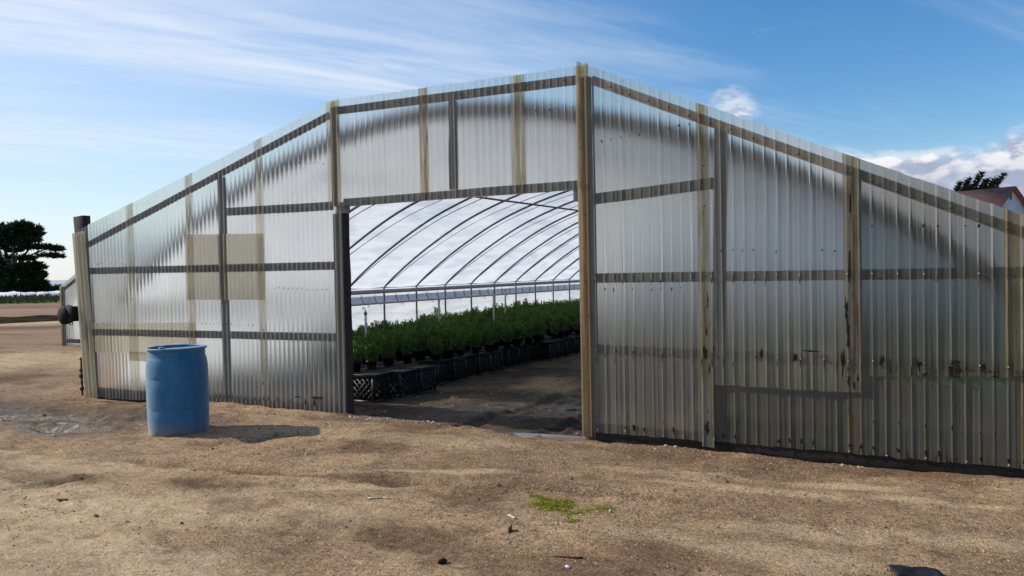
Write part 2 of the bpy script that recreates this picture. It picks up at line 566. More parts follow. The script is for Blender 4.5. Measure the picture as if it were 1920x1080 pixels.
M = dict(
    sheet=sheet_mat(),
    aged=sheet_mat(0.62, 'aged_fibreglass'),
    film=film_mat(),
    wood=wood_mat('grey_timber', (0.028, 0.025, 0.022), (0.062, 0.056, 0.050), (0.022, 0.018, 0.015)),
    wetwood=wood_mat('wet_timber', (0.018, 0.015, 0.013), (0.04, 0.035, 0.03), (0.012, 0.01, 0.008)),
    brown=wood_mat('stained_timber', (0.08, 0.045, 0.025), (0.20, 0.14, 0.085), (0.045, 0.028, 0.018)),
    warm=wood_mat('sunned_timber', (0.24, 0.18, 0.12), (0.36, 0.29, 0.20), (0.12, 0.085, 0.06)),
    steel=simple_mat('galvanised_tube', (0.10, 0.105, 0.115), (0.19, 0.195, 0.205), 8.0, 0.55, metal=0.3),
    rail=simple_mat('grey_board', (0.22, 0.22, 0.22), (0.34, 0.34, 0.33), 5.0, 0.7, (4, 1, 4)),
    screw=simple_mat('screw_metal', (0.05, 0.045, 0.04), (0.11, 0.095, 0.08), 60.0, 0.7),
    pin=simple_mat('screw_tip', (0.5, 0.5, 0.5), (0.7, 0.7, 0.7), 60.0, 0.5),
    stain=simple_mat('tar_stain', (0.012, 0.009, 0.007), (0.035, 0.024, 0.017), 25.0, 0.95, spec=0.1),
    bank=simple_mat('bank_soil', (0.018, 0.014, 0.010), (0.06, 0.045, 0.032), 0.9, 1.0, spec=0.0),
    dirt=ground_mat(),
    barrel=barrel_mat(),
    crate=simple_mat('black_crate_plastic', (0.006, 0.006, 0.007), (0.016, 0.016, 0.018), 14.0, 0.5, bump=0.2),
    pot=simple_mat('black_pot', (0.006, 0.006, 0.006), (0.014, 0.014, 0.015), 10.0, 0.5),
    shrub=leaf_mat('shrub_leaf', (0.040, 0.092, 0.024), (0.15, 0.23, 0.06), 0.28),
    shrub_stem=simple_mat('shrub_stem', (0.07, 0.05, 0.03), (0.12, 0.09, 0.05), 20.0, 0.9),
    cypress=leaf_mat('cypress_leaf', (0.016, 0.032, 0.018), (0.055, 0.080, 0.038), 0.15),
    bark=simple_mat('cypress_bark', (0.10, 0.09, 0.085), (0.20, 0.185, 0.17), 3.0, 0.95),
    rust=simple_mat('rusty_iron', (0.055, 0.026, 0.016), (0.13, 0.06, 0.03), 30.0, 0.85, bump=0.6, bscale=60),
    black=simple_mat('black_metal', (0.008, 0.007, 0.007), (0.02, 0.018, 0.017), 20.0, 0.75, spec=0.2),
    white=simple_mat('white_plastic', (0.62, 0.62, 0.6), (0.75, 0.75, 0.73), 12.0, 0.5),
    stake=simple_mat('pale_stake', (0.40, 0.36, 0.27), (0.52, 0.48, 0.38), 12.0, 0.8, (6, 6, 1)),
    stone=simple_mat('pale_stone', (0.32, 0.28, 0.23), (0.55, 0.50, 0.43), 20.0, 0.9, bump=0.5),
    stick=simple_mat('bleached_wood', (0.46, 0.38, 0.29), (0.66, 0.58, 0.47), 30.0, 0.85, (1, 6, 6)),
    rope=simple_mat('grey_rope', (0.12, 0.12, 0.13), (0.22, 0.22, 0.23), 30.0, 0.9),
    roof=simple_mat('red_shingle', (0.19, 0.085, 0.06), (0.27, 0.125, 0.09), 2.2, 0.9),
    wallp=simple_mat('pale_siding', (0.52, 0.55, 0.60), (0.62, 0.65, 0.70), 2.0, 0.8),
    trim=simple_mat('white_trim', (0.65, 0.65, 0.64), (0.78, 0.78, 0.76), 4.0, 0.7),
    glass=simple_mat('dark_glass', (0.03, 0.035, 0.04), (0.05, 0.06, 0.07), 2.0, 0.08),
    hedge=leaf_mat('hedge_leaf', (0.012, 0.02, 0.010), (0.035, 0.05, 0.02), 0.1),
    crop=leaf_mat('crop_leaf', (0.045, 0.055, 0.024), (0.085, 0.09, 0.045), 0.2),
    cover=simple_mat('row_cover', (0.72, 0.74, 0.76), (0.82, 0.84, 0.86), 0.8, 0.6),
    puddle=water_mat('puddle_water', (0.045, 0.038, 0.03), 0.04, 9.0, 0.06),
    sea=water_mat('sea_water', (0.03, 0.065, 0.10), 0.18, 0.05, 0.5),
)


# ------------------------------------------------------------------ ground: one graded sheet out to the shore
def axis(dense0, dense1, step, lo, hi, grow=1.13):
    mid = list(np.arange(dense0, dense1 + 1e-6, step))
    left, s, x = [], step, dense0
    while x > lo:
        s *= grow
        x -= s
        left.append(max(x, lo))
    right, s, x = [], step, dense1
    while x < hi:
        s *= grow
        x += s
        right.append(min(x, hi))
    return np.array(left[::-1] + mid + right)


PUDDLES = [  # cx, cy, rx, ry, angle, water z
    (-5.35, -1.72, 1.0, 0.20, 0.42, -0.046),
    (-4.25, -1.90, 0.42, 0.13, 0.3, -0.048),
    (0.36, 0.06, 0.50, 0.115, 0.10, -0.070),
    (0.12, 1.62, 0.24, 0.085, 0.5, -0.104),
]


def pud_mask(x, y, p, grow=0.0):
    cx, cy, rx, ry, a, _ = p
    ca, sa = math.cos(a), math.sin(a)
    du, dv = (x - cx) * ca + (y - cy) * sa, -(x - cx) * sa + (y - cy) * ca
    d = np.sqrt((du / (rx + grow)) ** 2 + (dv / (ry + grow)) ** 2)
    return d + 0.28 * fbm(x, y, 3.1, 3)


def inside(x, y):
    return sstep(y, -0.02, 0.14) * sstep(x, -7.0, -6.8) * (1 - sstep(x, 4.5, 4.7))


RUTS = [  # x0, y0, x1, y1, bend, half width, depth
    (-4.5, -4.6, -0.9, -0.6, 0.35, 0.10, 0.030), (-3.2, -5.0, 0.0, -0.7, 0.35, 0.10, 0.030),
    (-7.0, -3.0, 3.8, -1.3, -0.25, 0.09, 0.024), (-6.5, -4.2, 4.2, -2.4, -0.25, 0.09, 0.024),
    (-0.7, -0.6, -0.3, 5.0, 0.1, 0.11, 0.03), (0.2, -0.6, 0.5, 5.0, 0.1, 0.11, 0.03),
    (-18.0, 1.5, -6.0, -3.6, 0.3, 0.14, 0.03), (-18.0, 3.2, -5.0, -2.4, 0.3, 0.14, 0.03),
]


def RUT(x, y):
    """wheel ruts: height change and dampness"""
    z = np.zeros_like(x)
    wt = np.zeros_like(x)
    for (x0, y0, x1, y1, bend, hw_, dp) in RUTS:
        L = math.hypot(x1 - x0, y1 - y0)
        ux_, uy_ = (x1 - x0) / L, (y1 - y0) / L
        s_ = (x - x0) * ux_ + (y - y0) * uy_
        t_ = -(x - x0) * uy_ + (y - y0) * ux_ - bend * np.sin(np.clip(s_ / L, 0, 1) * math.pi) + 0.05 * vnoise(s_ * 1.3, s_ * 0 + x0)
        on = sstep(s_, 0, 0.8) * (1 - sstep(s_, L - 0.8, L)) * sstep(vnoise(s_ * 0.9 + x0 * 3, s_ * 0 + y0), -0.7, 0.1)
        q = np.abs(t_) / hw_
        tread = 0.35 * np.sin(s_ * 44 + np.sign(t_) * 1.2 + t_ * 25) * (q < 0.9)
        z = z + on * dp * (-np.exp(-q ** 4) * (1 + tread * 0.5) + 0.75 * np.exp(-((q - 1.35) / 0.32) ** 2) * (0.6 + 0.6 * vnoise(x * 9, y * 9)))
        wt = np.maximum(wt, on * np.exp(-q ** 4))
    return z, wt


def ground_z(x, y):
    x, y = np.asarray(x, float), np.asarray(y, float)
    near = 1 - sstep(np.hypot(x - 1, y + 2), 14, 40)
    z = 0.035 * fbm(x, y, 0.35, 3) * near
    z = z + 0.030 * fbm(x, y, 1.4, 4, 0.55) * near
    # churned, lumpy soil near the puddle, along the wall foot and on the greenhouse floor
    lump = np.exp(-((x + 4.6) / 1.9) ** 2 - ((y + 1.25) / 0.55) ** 2)
    lump = lump + 0.8 * np.exp(-((y + 0.35) / 0.28) ** 2) * (1 - sstep(x, -2.6, -1.9)) * sstep(x, -7.2, -6.5)
    lump = lump + 0.75 * inside(x, y) * sstep(x, -2.4, -1.4) * (1 - sstep(y, 6, 9))
    lump = lump + 0.9 * np.exp(-((x - 2.36) / 0.28) ** 2 - ((y + 1.9) / 0.16) ** 2)
    lump = lump + 0.55 * np.exp(-((x - 0.55) / 0.55) ** 2 - ((y + 3.15) / 0.35) ** 2) + 0.4 * np.exp(-((x + 0.1) / 0.5) ** 2 - ((y + 2.75) / 0.25) ** 2)
    lump = lump + 0.5 * np.exp(-((x - 3.3) / 0.9) ** 2 - ((y + 1.75) / 0.22) ** 2)
    z = z + lump * (0.046 * np.maximum(fbm(x, y, 5.5, 4, 0.6), -0.35) + 0.006)
    # low mound running towards the door, wheel ridges and a rut on the left
    z = z + 0.05 * np.exp(-((y + 0.75) / 0.55) ** 2) * np.exp(-((x + 0.3) / 1.6) ** 2)
    ridge = (x - 0.2) * 0.42 - (y + 1.9) * 0.907
    z = z + 0.032 * np.exp(-(ridge / 0.07) ** 2) * np.exp(-((x + 0.1) / 0.9) ** 2 - ((y + 1.9) / 0.9) ** 2)
    rut = (x + 0.9) * 0.55 - (y + 2.9) * 0.835
    z = z - 0.035 * np.exp(-(rut / 0.10) ** 2) * np.exp(-((x + 0.9) / 1.3) ** 2)
    # the bare earth steps down below the sheets
    z = z - 0.10 * np.exp(-((x + 6.3) / 1.4) ** 2 - (y / 0.5) ** 2)
    z = z - 0.03 * np.exp(-((y - 0.02) / 0.16) ** 2) * sstep(x, 0.7, 1.0)
    z = z + RUT(x, y)[0]
    # fine grain of the surface
    z = z + near * 0.009 * fbm(x, y, 9.0, 3, 0.65)
    for p in PUDDLES:
        d = pud_mask(x, y, p)
        z = z - (0.062 + 0.02 * near) * (1 - sstep(d, 0.55, 1.35))
    z = z - 0.055 * inside(x, y)
    bit = np.exp(-((x + 5.0) / 1.5) ** 2 - ((y + 1.8) / 0.5) ** 2)
    z = z + bit * 0.040 * np.maximum(fbm(x, y, 7.0, 4, 0.65), -0.25)
    # far: shallow bank and ditch, gentle fall to the shore
    r = np.hypot(x - 3.8, y + 6.8)
    lat = -x * 0.872 + y * 0.489
    z = z - np.where(r > 105, ((r - 105) / 30.0) ** 2 * 2.0, 0.0) * sstep(-x, 20, 60)
    z = z + 0.0 * lat
    return z


gx = axis(-7.6, 5.6, 0.034, -330, 330)
gy = axis(-5.0, 3.2, 0.034, -120, 420)
GX, GY = np.meshgrid(gx, gy, indexing='ij')
GZ = ground_z(GX, GY)
nx, ny = GX.shape
ids = np.arange(nx * ny).reshape(nx, ny)
gf = np.stack([ids[:-1, :-1], ids[1:, :-1], ids[1:, 1:], ids[:-1, 1:]], -1).reshape(-1, 4)
gme = mesh_np('ground', np.stack([GX, GY, GZ], -1).reshape(-1, 3), gf)
smooth_me(gme)


def vattr(me, name, arr):
    a = me.attributes.new(name, 'FLOAT', 'POINT')
    a.data.foreach_set('value', np.ascontiguousarray(arr, np.float32).ravel())


sand = np.zeros_like(GX)
for (cx, cy, rx, ry, a, s) in ((-1.9, -3.6, 2.6, 0.55, 0.25, 1.0), (-0.2, -4.2, 1.6, 0.5, 0.1, 0.9), (-3.3, -2.9, 2.0, 0.35, 0.2, 0.7),
                               (0.3, -1.75, 0.85, 0.10, 0.43, 0.8), (-0.4, -0.9, 1.3, 0.25, 0.1, 0.6), (-0.7, -2.75, 1.3, 0.12, 0.55, 0.8),
                               (3.1, -0.85, 0.5, 0.10, 0.2, 0.9), (3.7, -1.0, 0.6, 0.10, 0.1, 0.9), (2.5, -1.2, 0.8, 0.10, 0.1, 0.7),
                               (3.4, -1.9, 1.2, 0.15, 0.3, 0.6), (2.0, -1.0, 0.8, 0.12, 0.1, 0.6), (2.9, -2.5, 1.0, 0.2, 0.0, 0.5),
                               (-14, 1, 9, 2.2, 0.5, 0.8), (-30, 9, 18, 3.0, 0.45, 0.9)):
    ca, sa = math.cos(a), math.sin(a)
    du, dv = (GX - cx) * ca + (GY - cy) * sa, -(GX - cx) * sa + (GY - cy) * ca
    d = (du / rx) ** 2 + (dv / ry) ** 2 + 0.9 * fbm(GX, GY, 1.9 if rx < 5 else 0.4, 4)
    sand = np.maximum(sand, s * (1 - sstep(d, 0.15, 1.3)))
wet = np.zeros_like(GX)
for p in PUDDLES:
    wet = np.maximum(wet, 1 - sstep(pud_mask(GX, GY, p, 0.12), 0.8, 1.7))
wet = np.maximum(wet, 1.0 * np.exp(-((GX + 4.3) / 1.6) ** 2 - ((GY + 1.25 - 0.28 * (GX + 4.3)) / 0.26) ** 2))
wet = np.maximum(wet, 0.8 * np.exp(-((GX + 2.7) / 0.9) ** 2 - ((GY + 0.42) / 0.16) ** 2) * (0.5 + fbm(GX, GY, 3.0, 3)))
wet = np.maximum(wet, 0.75 * np.exp(-((GX + 6.3) / 1.5) ** 2 - ((GY + 1.6) / 0.5) ** 2))
wet = np.maximum(wet, 0.6 * inside(GX, GY) * sstep(GX, -2.2, -1.0) * (1 - sstep(np.abs(GY - 1.6 - 0.9 * (GX + 0.5)) + 0.5 * fbm(GX, GY, 1.5, 4), 0.3, 1.3)))
wet = np.maximum(wet, 0.7 * np.exp(-((GY + 0.08) / 0.12) ** 2) * sstep(GX, 0.7, 1.0) * (0.6 + 0.5 * fbm(GX, GY, 2.0, 3)))
wet = np.maximum(wet, 0.8 * np.exp(-((GX - 2.36) / 0.26) ** 2 - ((GY + 1.9) / 0.13) ** 2) * (fbm(GX, GY, 9.0, 3) > -0.1))
wet = np.maximum(wet, 0.55 * np.exp(-((GX + 1.2) / 0.9) ** 2 - ((GY + 0.1) / 0.10) ** 2))
soil = inside(GX, GY)
soil = np.maximum(soil, 0.5 * np.exp(-((GX + 4.4) / 1.6) ** 2 - ((GY + 0.9) / 0.35) ** 2))
soil *= 1 - 0.75 * (1 - sstep(((GX + 1.0) / 0.9) ** 2 + ((GY - 3.2) / 0.9) ** 2 + 0.8 * fbm(GX, GY, 1.6, 3), 0.1, 1.0))
moss = np.zeros_like(GX)
for (cx, cy, rx, ry, s) in ((1.55, -2.20, 0.22, 0.16, 1.0), (1.32, -2.1, 0.06, 0.05, 0.8), (1.80, -2.12, 0.12, 0.10, 0.55), (1.75, -2.42, 0.07, 0.07, 0.9),
                            (2.05, -2.06, 0.12, 0.05, 0.35), (2.4, -2.1, 0.15, 0.06, 0.22)):
    moss = np.maximum(moss, s * (1 - sstep(((GX - cx) / rx) ** 2 + ((GY - cy) / ry) ** 2 + 0.6 * fbm(GX, GY, 6.0, 3), 0.3, 1.25)))
rr = np.hypot(GX - 3.8, GY + 6.8)
fieldm = sstep(GX * -0.872 + GY * 0.489, 40, 46) * sstep(-GX, 30, 40) * sstep(rr, 62, 64)
fieldm = np.maximum(fieldm, sstep(rr, 60, 110) * sstep(GX, -40, -20))
damp = 0.9 * sstep(fbm(GX + 3.1, GY * 1.5 - 2.0, 0.8, 5, 0.55), 0.02, 0.34)
damp = np.maximum(damp, 0.9 * np.exp(-((GY + 0.45) / 0.35) ** 2) * sstep(GX, 0.4, 1.4) * sstep(fbm(GX, GY, 1.7, 4), -0.35, 0.2))
damp = np.maximum(damp, 0.95 * np.exp(-((GX + 6.2) / 2.4) ** 2 - ((GY + 1.5) / 0.9) ** 2))
damp = np.maximum(damp, RUT(GX, GY)[1] * 0.7)
damp = damp * (1 - 0.8 * sand)
for nm, ar in (('damp', np.clip(damp, 0, 1)), ('sand', sand), ('wet', np.clip(wet, 0, 1)), ('soil', soil), ('moss', moss), ('field', fieldm)):
    vattr(gme, nm, ar)
ground = struct(link('ground', gme, M['dirt']))

# standing water
for p in PUDDLES:
    cx, cy, rx, ry, a, wz = p
    t = np.linspace(0, 2 * math.pi, 40, endpoint=False)
    lx, ly = np.cos(t) * rx * 1.25, np.sin(t) * ry * 1.4
    vx, vy = cx + lx * math.cos(a) - ly * math.sin(a), cy + lx * math.sin(a) + ly * math.cos(a)
    wme = mesh_np('puddle', np.concatenate([[[cx, cy, wz]], np.stack([vx, vy, np.full(40, wz)], -1)]),
                  np.array([(0, 1 + i, 1 + (i + 1) % 40) for i in range(40)]))
    struct(link('puddle', wme, M['puddle']))
sme = mesh_np('sea', [(-40000, -30000, -9.0), (30000, -30000, -9.0), (30000, 40000, -9.0), (-40000, 40000, -9.0)],
              np.array([[0, 1, 2, 3]]))
struct(link('sea', sme, M['sea']))


# ------------------------------------------------------------------ corrugated sheets
def top_left(x):
    return 2.245 + (x + 6.95) * 0.2615


def top_mid(x):
    return 3.49 - (x + 2.21) * 0.016


def top_right(x):
    return 3.435 - (x - 0.87) * 0.4605


def sheet_mesh(x0, x1, zb, zt, y, pitch, amp=0.0055, seed=0, lean=0.0, edge=0.12, foot=0.0, rag=0.004, curl=0.0, rib=False, gscale=1.0, splash=0.0):
    """corrugated sheet between x0 and x1; zb, zt are functions or numbers; lean shifts x with height"""
    rg = np.random.default_rng(seed + 100)
    if rib:
        amp = min(amp, 0.0045) if pitch < 0.08 else 0.0042
    per = 24 if rib else 10
    n = max(6, int(round((x1 - x0) / pitch * per)))
    xs = np.linspace(x0, x1, n + 1)
    k = 14
    zb_ = np.array([zb(x) if callable(zb) else zb for x in xs])
    zt_ = np.array([zt(x) if callable(zt) else zt for x in xs])
    ci = np.floor(xs / pitch + 0.5).astype(int)
    zt_ = zt_ + np.array([rg.uniform(-rag, rag) for _ in range(200)])[ci % 200]
    zb_ = zb_ + np.array([rg.uniform(-rag, rag) * 1.3 for _ in range(200)])[ci % 200]
    tt = np.linspace(0, 1, k + 1)
    XX = np.repeat(xs[:, None], k + 1, 1)
    ZZ = zb_[:, None] * (1 - tt) + zt_[:, None] * tt
    amps = amp * ((0.45 + 0.85 * rg.random(200)) if rib else (0.8 + 0.4 * rg.random(200)))[ci % 200][:, None]
    ph = 2 * math.pi * XX / pitch
    wv = np.cos(ph)
    wv = (2 * (0.5 + 0.5 * wv) ** 16 - 1) if rib else np.sign(wv) * np.abs(wv) ** 0.85
    YY = y - amps * wv + 0.004 * fbm(XX * 1.0, ZZ * 1.0 + seed * 3.7, 1.1, 3)
    YY = YY - curl * np.clip((XX - (x1 - 0.12)) / 0.12, 0, 1) ** 2
    bottomlift = np.clip(1 - tt * 6, 0, 1)[None, :]
    YY = YY - 0.006 * bottomlift * np.array(rg.random(200))[ci % 200][:, None]
    XX = XX + lean * (ZZ - 1.0)
    ii = np.arange((n + 1) * (k + 1)).reshape(n + 1, k + 1)
    f = np.stack([ii[:-1, :-1], ii[1:, :-1], ii[1:, 1:], ii[:-1, 1:]], -1).reshape(-1, 4)
    me = mesh_np('corrugated_sheet', np.stack([XX, YY, ZZ], -1).reshape(-1, 3), f)
    smooth_me(me)
    e = np.minimum(xs - x0, x1 - xs)[:, None]
    gr = gscale * (1 - sstep(e, edge * 0.55, edge * 1.25)) * np.ones_like(ZZ) if edge > 0 else np.zeros_like(ZZ)
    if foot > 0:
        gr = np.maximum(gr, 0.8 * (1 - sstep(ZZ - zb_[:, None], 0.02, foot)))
    if splash > 0:  # darkening painted low on the sheet, standing in for the dim interior behind
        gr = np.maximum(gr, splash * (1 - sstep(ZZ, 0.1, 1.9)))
    if edge < 0:
        gr = gr + (-edge)
    vattr(me, 'grime_shade', np.clip(gr, 0, 1))
    return me


def add_sheet(parent, x0, x1, zb, zt, y, pitch, tint, name='corrugated_sheet', label=None, **kw):
    me = sheet_mesh(x0, x1, zb, zt, y, pitch, **kw)
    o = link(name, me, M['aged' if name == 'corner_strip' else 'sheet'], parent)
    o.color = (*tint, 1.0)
    if label:
        o['label'] = label
    return o


GH = thing('greenhouse', 'large tunnel greenhouse with a corrugated translucent front wall and open doorway', 'greenhouse', (0, 0, 0))
CLEAR = (0.97, 0.95, 0.885)
GREY = (0.84, 0.825, 0.74)
GREEN = (0.54, 0.555, 0.485)
YEL = (0.93, 0.83, 0.56)
TAN = (0.66, 0.61, 0.51)
PL, PH, PR = 0.074, 0.077, 0.090


def foot_left(x):
    return -0.03 - 0.05 * sstep(np.array(-x), 4.5, 6.5)


add_sheet(GH, -6.93, -5.70, foot_left, top_left, -0.012, PL, (0.93, 0.92, 0.85), seed=1, lean=-0.02, edge=0.1, foot=0.15, gscale=0.45)
add_sheet(GH, -5.89, -4.56, foot_left, top_left, -0.017, PL, CLEAR, seed=2, edge=0.15, foot=0.1, gscale=0.45)
add_sheet(GH, -4.70, -3.32, foot_left, top_left, -0.012, PL, (0.95, 0.93, 0.87), seed=3, edge=0.13, foot=0.1, gscale=0.45)
add_sheet(GH, -3.46, -2.13, foot_left, top_left, -0.017, PL, CLEAR, seed=4, edge=0.11, foot=0.12, gscale=0.45)
add_sheet(GH, -2.27, -0.95, 2.305, top_mid, -0.012, PH, (0.985, 0.955, 0.865), seed=5, edge=0.10, rib=True)
add_sheet(GH, -1.06, 0.19, 2.30, top_mid, -0.017, PH, (0.985, 0.955, 0.865), seed=6, edge=0.12, rib=True)
add_sheet(GH, 0.03, 0.86, 2.30, top_mid, -0.012, PH, (0.985, 0.955, 0.865), seed=7, edge=0.14, rib=True)
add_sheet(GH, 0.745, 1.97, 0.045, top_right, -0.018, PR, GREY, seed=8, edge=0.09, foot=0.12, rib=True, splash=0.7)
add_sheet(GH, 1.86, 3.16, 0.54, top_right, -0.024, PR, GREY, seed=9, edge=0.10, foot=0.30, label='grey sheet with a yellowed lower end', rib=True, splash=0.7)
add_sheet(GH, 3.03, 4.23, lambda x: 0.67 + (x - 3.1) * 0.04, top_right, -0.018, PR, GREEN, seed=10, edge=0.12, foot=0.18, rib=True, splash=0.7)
add_sheet(GH, 4.12, 4.62, 0.72, top_right, -0.024, PR, (0.7, 0.66, 0.54), seed=11, edge=0.10, foot=0.2, rib=True)
# lower skirt sheets behind the upper ones
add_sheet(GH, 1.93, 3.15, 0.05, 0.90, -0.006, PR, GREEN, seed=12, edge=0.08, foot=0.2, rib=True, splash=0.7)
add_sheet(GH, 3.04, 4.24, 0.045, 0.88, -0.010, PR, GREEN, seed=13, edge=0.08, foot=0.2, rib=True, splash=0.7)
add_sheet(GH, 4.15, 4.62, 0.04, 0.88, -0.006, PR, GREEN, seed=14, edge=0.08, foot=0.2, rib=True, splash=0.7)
# patches and cover strips
add_sheet(GH, -4.71, -3.32, 1.275, lambda x: 2.10 - 0.03 * (x + 4.7), -0.030, PL, TAN, 'patch_sheet', 'brownish square patch sheet', seed=15, edge=-0.15, rag=0.002)
add_sheet(GH, -6.82, -4.56, 0.56, lambda x: 0.955 + 0.015 * (x + 6.8), -0.028, PL, (0.80, 0.75, 0.61), 'patch_sheet', 'low yellowish patch strip', seed=16, edge=-0.12, rag=0.002)
add_sheet(GH, -5.9, -5.3, 0.46, 0.58, -0.026, PL, (0.70, 0.64, 0.50), 'patch_sheet', seed=17, edge=-0.3, rag=0.002)
add_sheet(GH, -6.955, -6.66, -0.10, lambda x: 2.2 + 0.1 * (x + 7.0), -0.032, 0.095, YEL, 'corner_strip', 'yellowed corrugated strip wrapping the corner', seed=18, lean=-0.075, edge=-0.1, amp=0.014)
add_sheet(GH, 0.738, 0.842, 0.0, 2.34, -0.030, 0.085, (0.82, 0.68, 0.46), 'cover_strip', 'narrow yellowed strip over the door post', seed=19, edge=-0.35, amp=0.012)
add_sheet(GH, 1.875, 1.985, 0.0, 0.57, -0.030, PR, (0.78, 0.74, 0.62), 'cover_strip', seed=20, edge=-0.3, amp=0.011, rib=True)
add_sheet(GH, 0.738, 0.868, 2.33, lambda x: 3.45, -0.032, 0.085, (0.80, 0.70, 0.52), 'cover_strip', seed=21, edge=-0.4, amp=0.010)
add_sheet(GH, -2.30, -2.12, 2.32, lambda x: 3.475, -0.030, PL, (0.84, 0.79, 0.66), 'cover_strip', seed=22, edge=-0.1, amp=0.010)


# ------------------------------------------------------------------ timber frame behind the sheets
def timber(name, a, b, w, h, mat='wood', up=(0, 0, 1), n=6, jig=0.0025, parent=GH):
    """one board: built along its own z axis so its grain runs along it"""
    a, b = Vector(a), Vector(b)
    d = b - a
    L = d.length
    mb = MB()
    mb.beam((0, 0, 0), (0, 0, L), w, h, up=(0, 1, 0), jig=jig, n=n)
    o = mb.build(name, M[mat], parent, bevel=0.004)
    z = d.normalized()
    upv = Vector(up)
    y = (upv - z * upv.dot(z)).normalized()
    x = y.cross(z)
    mt = Matrix((x, y, z)).transposed().to_4x4()
    mt.translation = a
    o.matrix_local = mt
    return o


YB = 0.022      # board centre line: back of the sheets is about 5 mm in front
timber('girt', (-6.74, YB, 1.675), (-2.28, YB, 1.655), 0.036, 0.092)
timber('girt', (-6.72, YB, 0.825), (-2.28, YB, 0.852), 0.036, 0.090)
timber('girt', (-4.07, YB, 2.350), (-2.28, YB, 2.325), 0.036, 0.095)
timber('girt', (0.88, YB, 2.205), (2.0, YB, 2.275), 0.036, 0.098)
timber('girt', (0.88, YB, 1.475), (4.55, YB, 1.468), 0.036, 0.086)
timber('girt', (0.88, YB, 0.812), (4.55, YB, 0.775), 0.036, 0.090)
timber('sill_board', (-6.70, YB, -0.03), (-2.28, YB, 0.0), 0.036, 0.17, 'wetwood')
timber('sill_board', (0.88, YB, 0.02), (4.55, YB, 0.015), 0.036, 0.20, 'wetwood')
timber('rafter', (-6.80, YB, 2.03), (-2.30, YB, 3.335), 0.036, 0.080)
timber('rafter', (-2.27, YB, 3.375), (0.74, YB, 3.325), 0.036, 0.085)
timber('rafter', (0.88, YB, 3.305), (4.55, YB, 1.615), 0.036, 0.078, 'warm')
timber('door_header', (-2.12, YB, 2.350), (0.735, YB, 2.350), 0.036, 0.085)
YP = 0.088      # posts stand behind the girts
timber('post', (-4.10, YP, -0.1), (-4.12, YP, 2.79), 0.09, 0.088, up=(0, 1, 0))
timber('post', (1.985, YP, -0.05), (2.055, YP, 2.74), 0.10, 0.088, up=(0, 1, 0))
timber('post', (3.10, YP, -0.05), (3.11, YP, 2.24), 0.09, 0.088, 'warm', up=(0, 1, 0))
timber('post', (4.50, YP, -0.05), (4.50, YP, 1.62), 0.10, 0.088, up=(0, 1, 0))
timber('post', (-0.675, 0.045, 2.40), (-0.665, 0.045, 3.30), 0.085, 0.06, up=(0, 1, 0))
timber('post', (-2.235, 0.028, 2.32), (-2.225, 0.028, 3.36), 0.085, 0.05, up=(0, 1, 0))
timber('door_post', (-2.205, 0.062, -0.12), (-2.21, 0.062, 2.235), 0.145, 0.115, up=(0, 1, 0), jig=0.004, n=10)
timber('door_block', (-2.185, 0.075, 2.237), (-2.185, 0.075, 2.36), 0.14, 0.075, 'rail', up=(0, 1, 0))
timber('door_post', (0.81, 0.058, -0.08), (0.815, 0.058, 3.34), 0.105, 0.10, 'brown', up=(0, 1, 0), n=10)
timber('door_block', (0.69, 0.06, 2.20), (0.69, 0.06, 2.34), 0.05, 0.06, 'rail', up=(0, 1, 0))
timber('corner_post', (-6.80, 0.07, -0.2), (-6.975, 0.07, 2.45), 0.21, 0.12, up=(0, 1, 0), jig=0.006, n=8)


# ------------------------------------------------------------------ screws and old nail marks
def disc_ball(mb, c, r, d, seg=7):
    """small domed head facing -y"""
    cx, cy, cz = c
    vs, f4, f3 = [], [], []
    for (rr_, dd) in ((1.0, 0.0), (0.85, 0.6), (0.45, 0.95)):
        for k in range(seg):
            a = 2 * math.pi * k / seg
            vs.append((cx + rr_ * r * math.cos(a), cy - dd * d, cz + rr_ * r * math.sin(a)))
    vs.append((cx, cy - d, cz))
    for i in range(2):
        for k in range(seg):
            f4.append((i * seg + k, i * seg + (k + 1) % seg, (i + 1) * seg + (k + 1) % seg, (i + 1) * seg + k))
    for k in range(seg):
        f3.append((2 * seg + k, 2 * seg + (k + 1) % seg, 3 * seg))
    mb.add(vs, f4, f3)


def screw_line(heads, tips, x0, x1, z0, z1, pitch, every, skip=0.1, y=-0.030, r=0.011):
    k0, k1 = math.ceil(x0 / pitch), math.floor(x1 / pitch)
    for k in range(k0, k1 + 1, every):
        if random.random() < skip:
            continue
        x = k * pitch
        z = z0 + (z1 - z0) * (x - x0) / (x1 - x0) + random.uniform(-0.008, 0.008)
        disc_ball(heads, (x, y + 0.004, z), r * random.uniform(0.8, 1.15), 0.006)
        if tips is not None and random.random() < 0.8:
            disc_ball(tips, (x, y - 0.002, z), r * 0.42, 0.004, 6)


heads, tips = MB(), MB()
screw_line(heads, tips, 0.9, 4.5, 1.475, 1.468, PR, 2)
screw_line(heads, tips, 0.9, 4.5, 0.815, 0.778, PR, 2, y=-0.035)
screw_line(heads, tips, 0.9, 4.5, 0.075, 0.06, PR, 3)
screw_line(heads, None, 0.9, 4.5, 3.29, 1.62, PR, 2)
screw_line(heads, None, -6.6, -2.4, 2.085, 3.31, PL, 5, r=0.008)
screw_line(heads, None, -6.5, -2.4, 1.675, 1.655, PL, 5, r=0.007)
screw_line(heads, None, -2.1, 0.7, 3.37, 3.33, PH, 5, r=0.008)
for z in np.arange(0.3, 2.8, 0.42):
    disc_ball(heads, (1.925, -0.036, z + random.uniform(-0.1, 0.1)), 0.011, 0.006)
for zz in np.arange(0.2, 3.3, 0.31):
    disc_ball(heads, (0.80 + random.uniform(-0.03, 0.03), -0.046, zz), 0.007, 0.004)
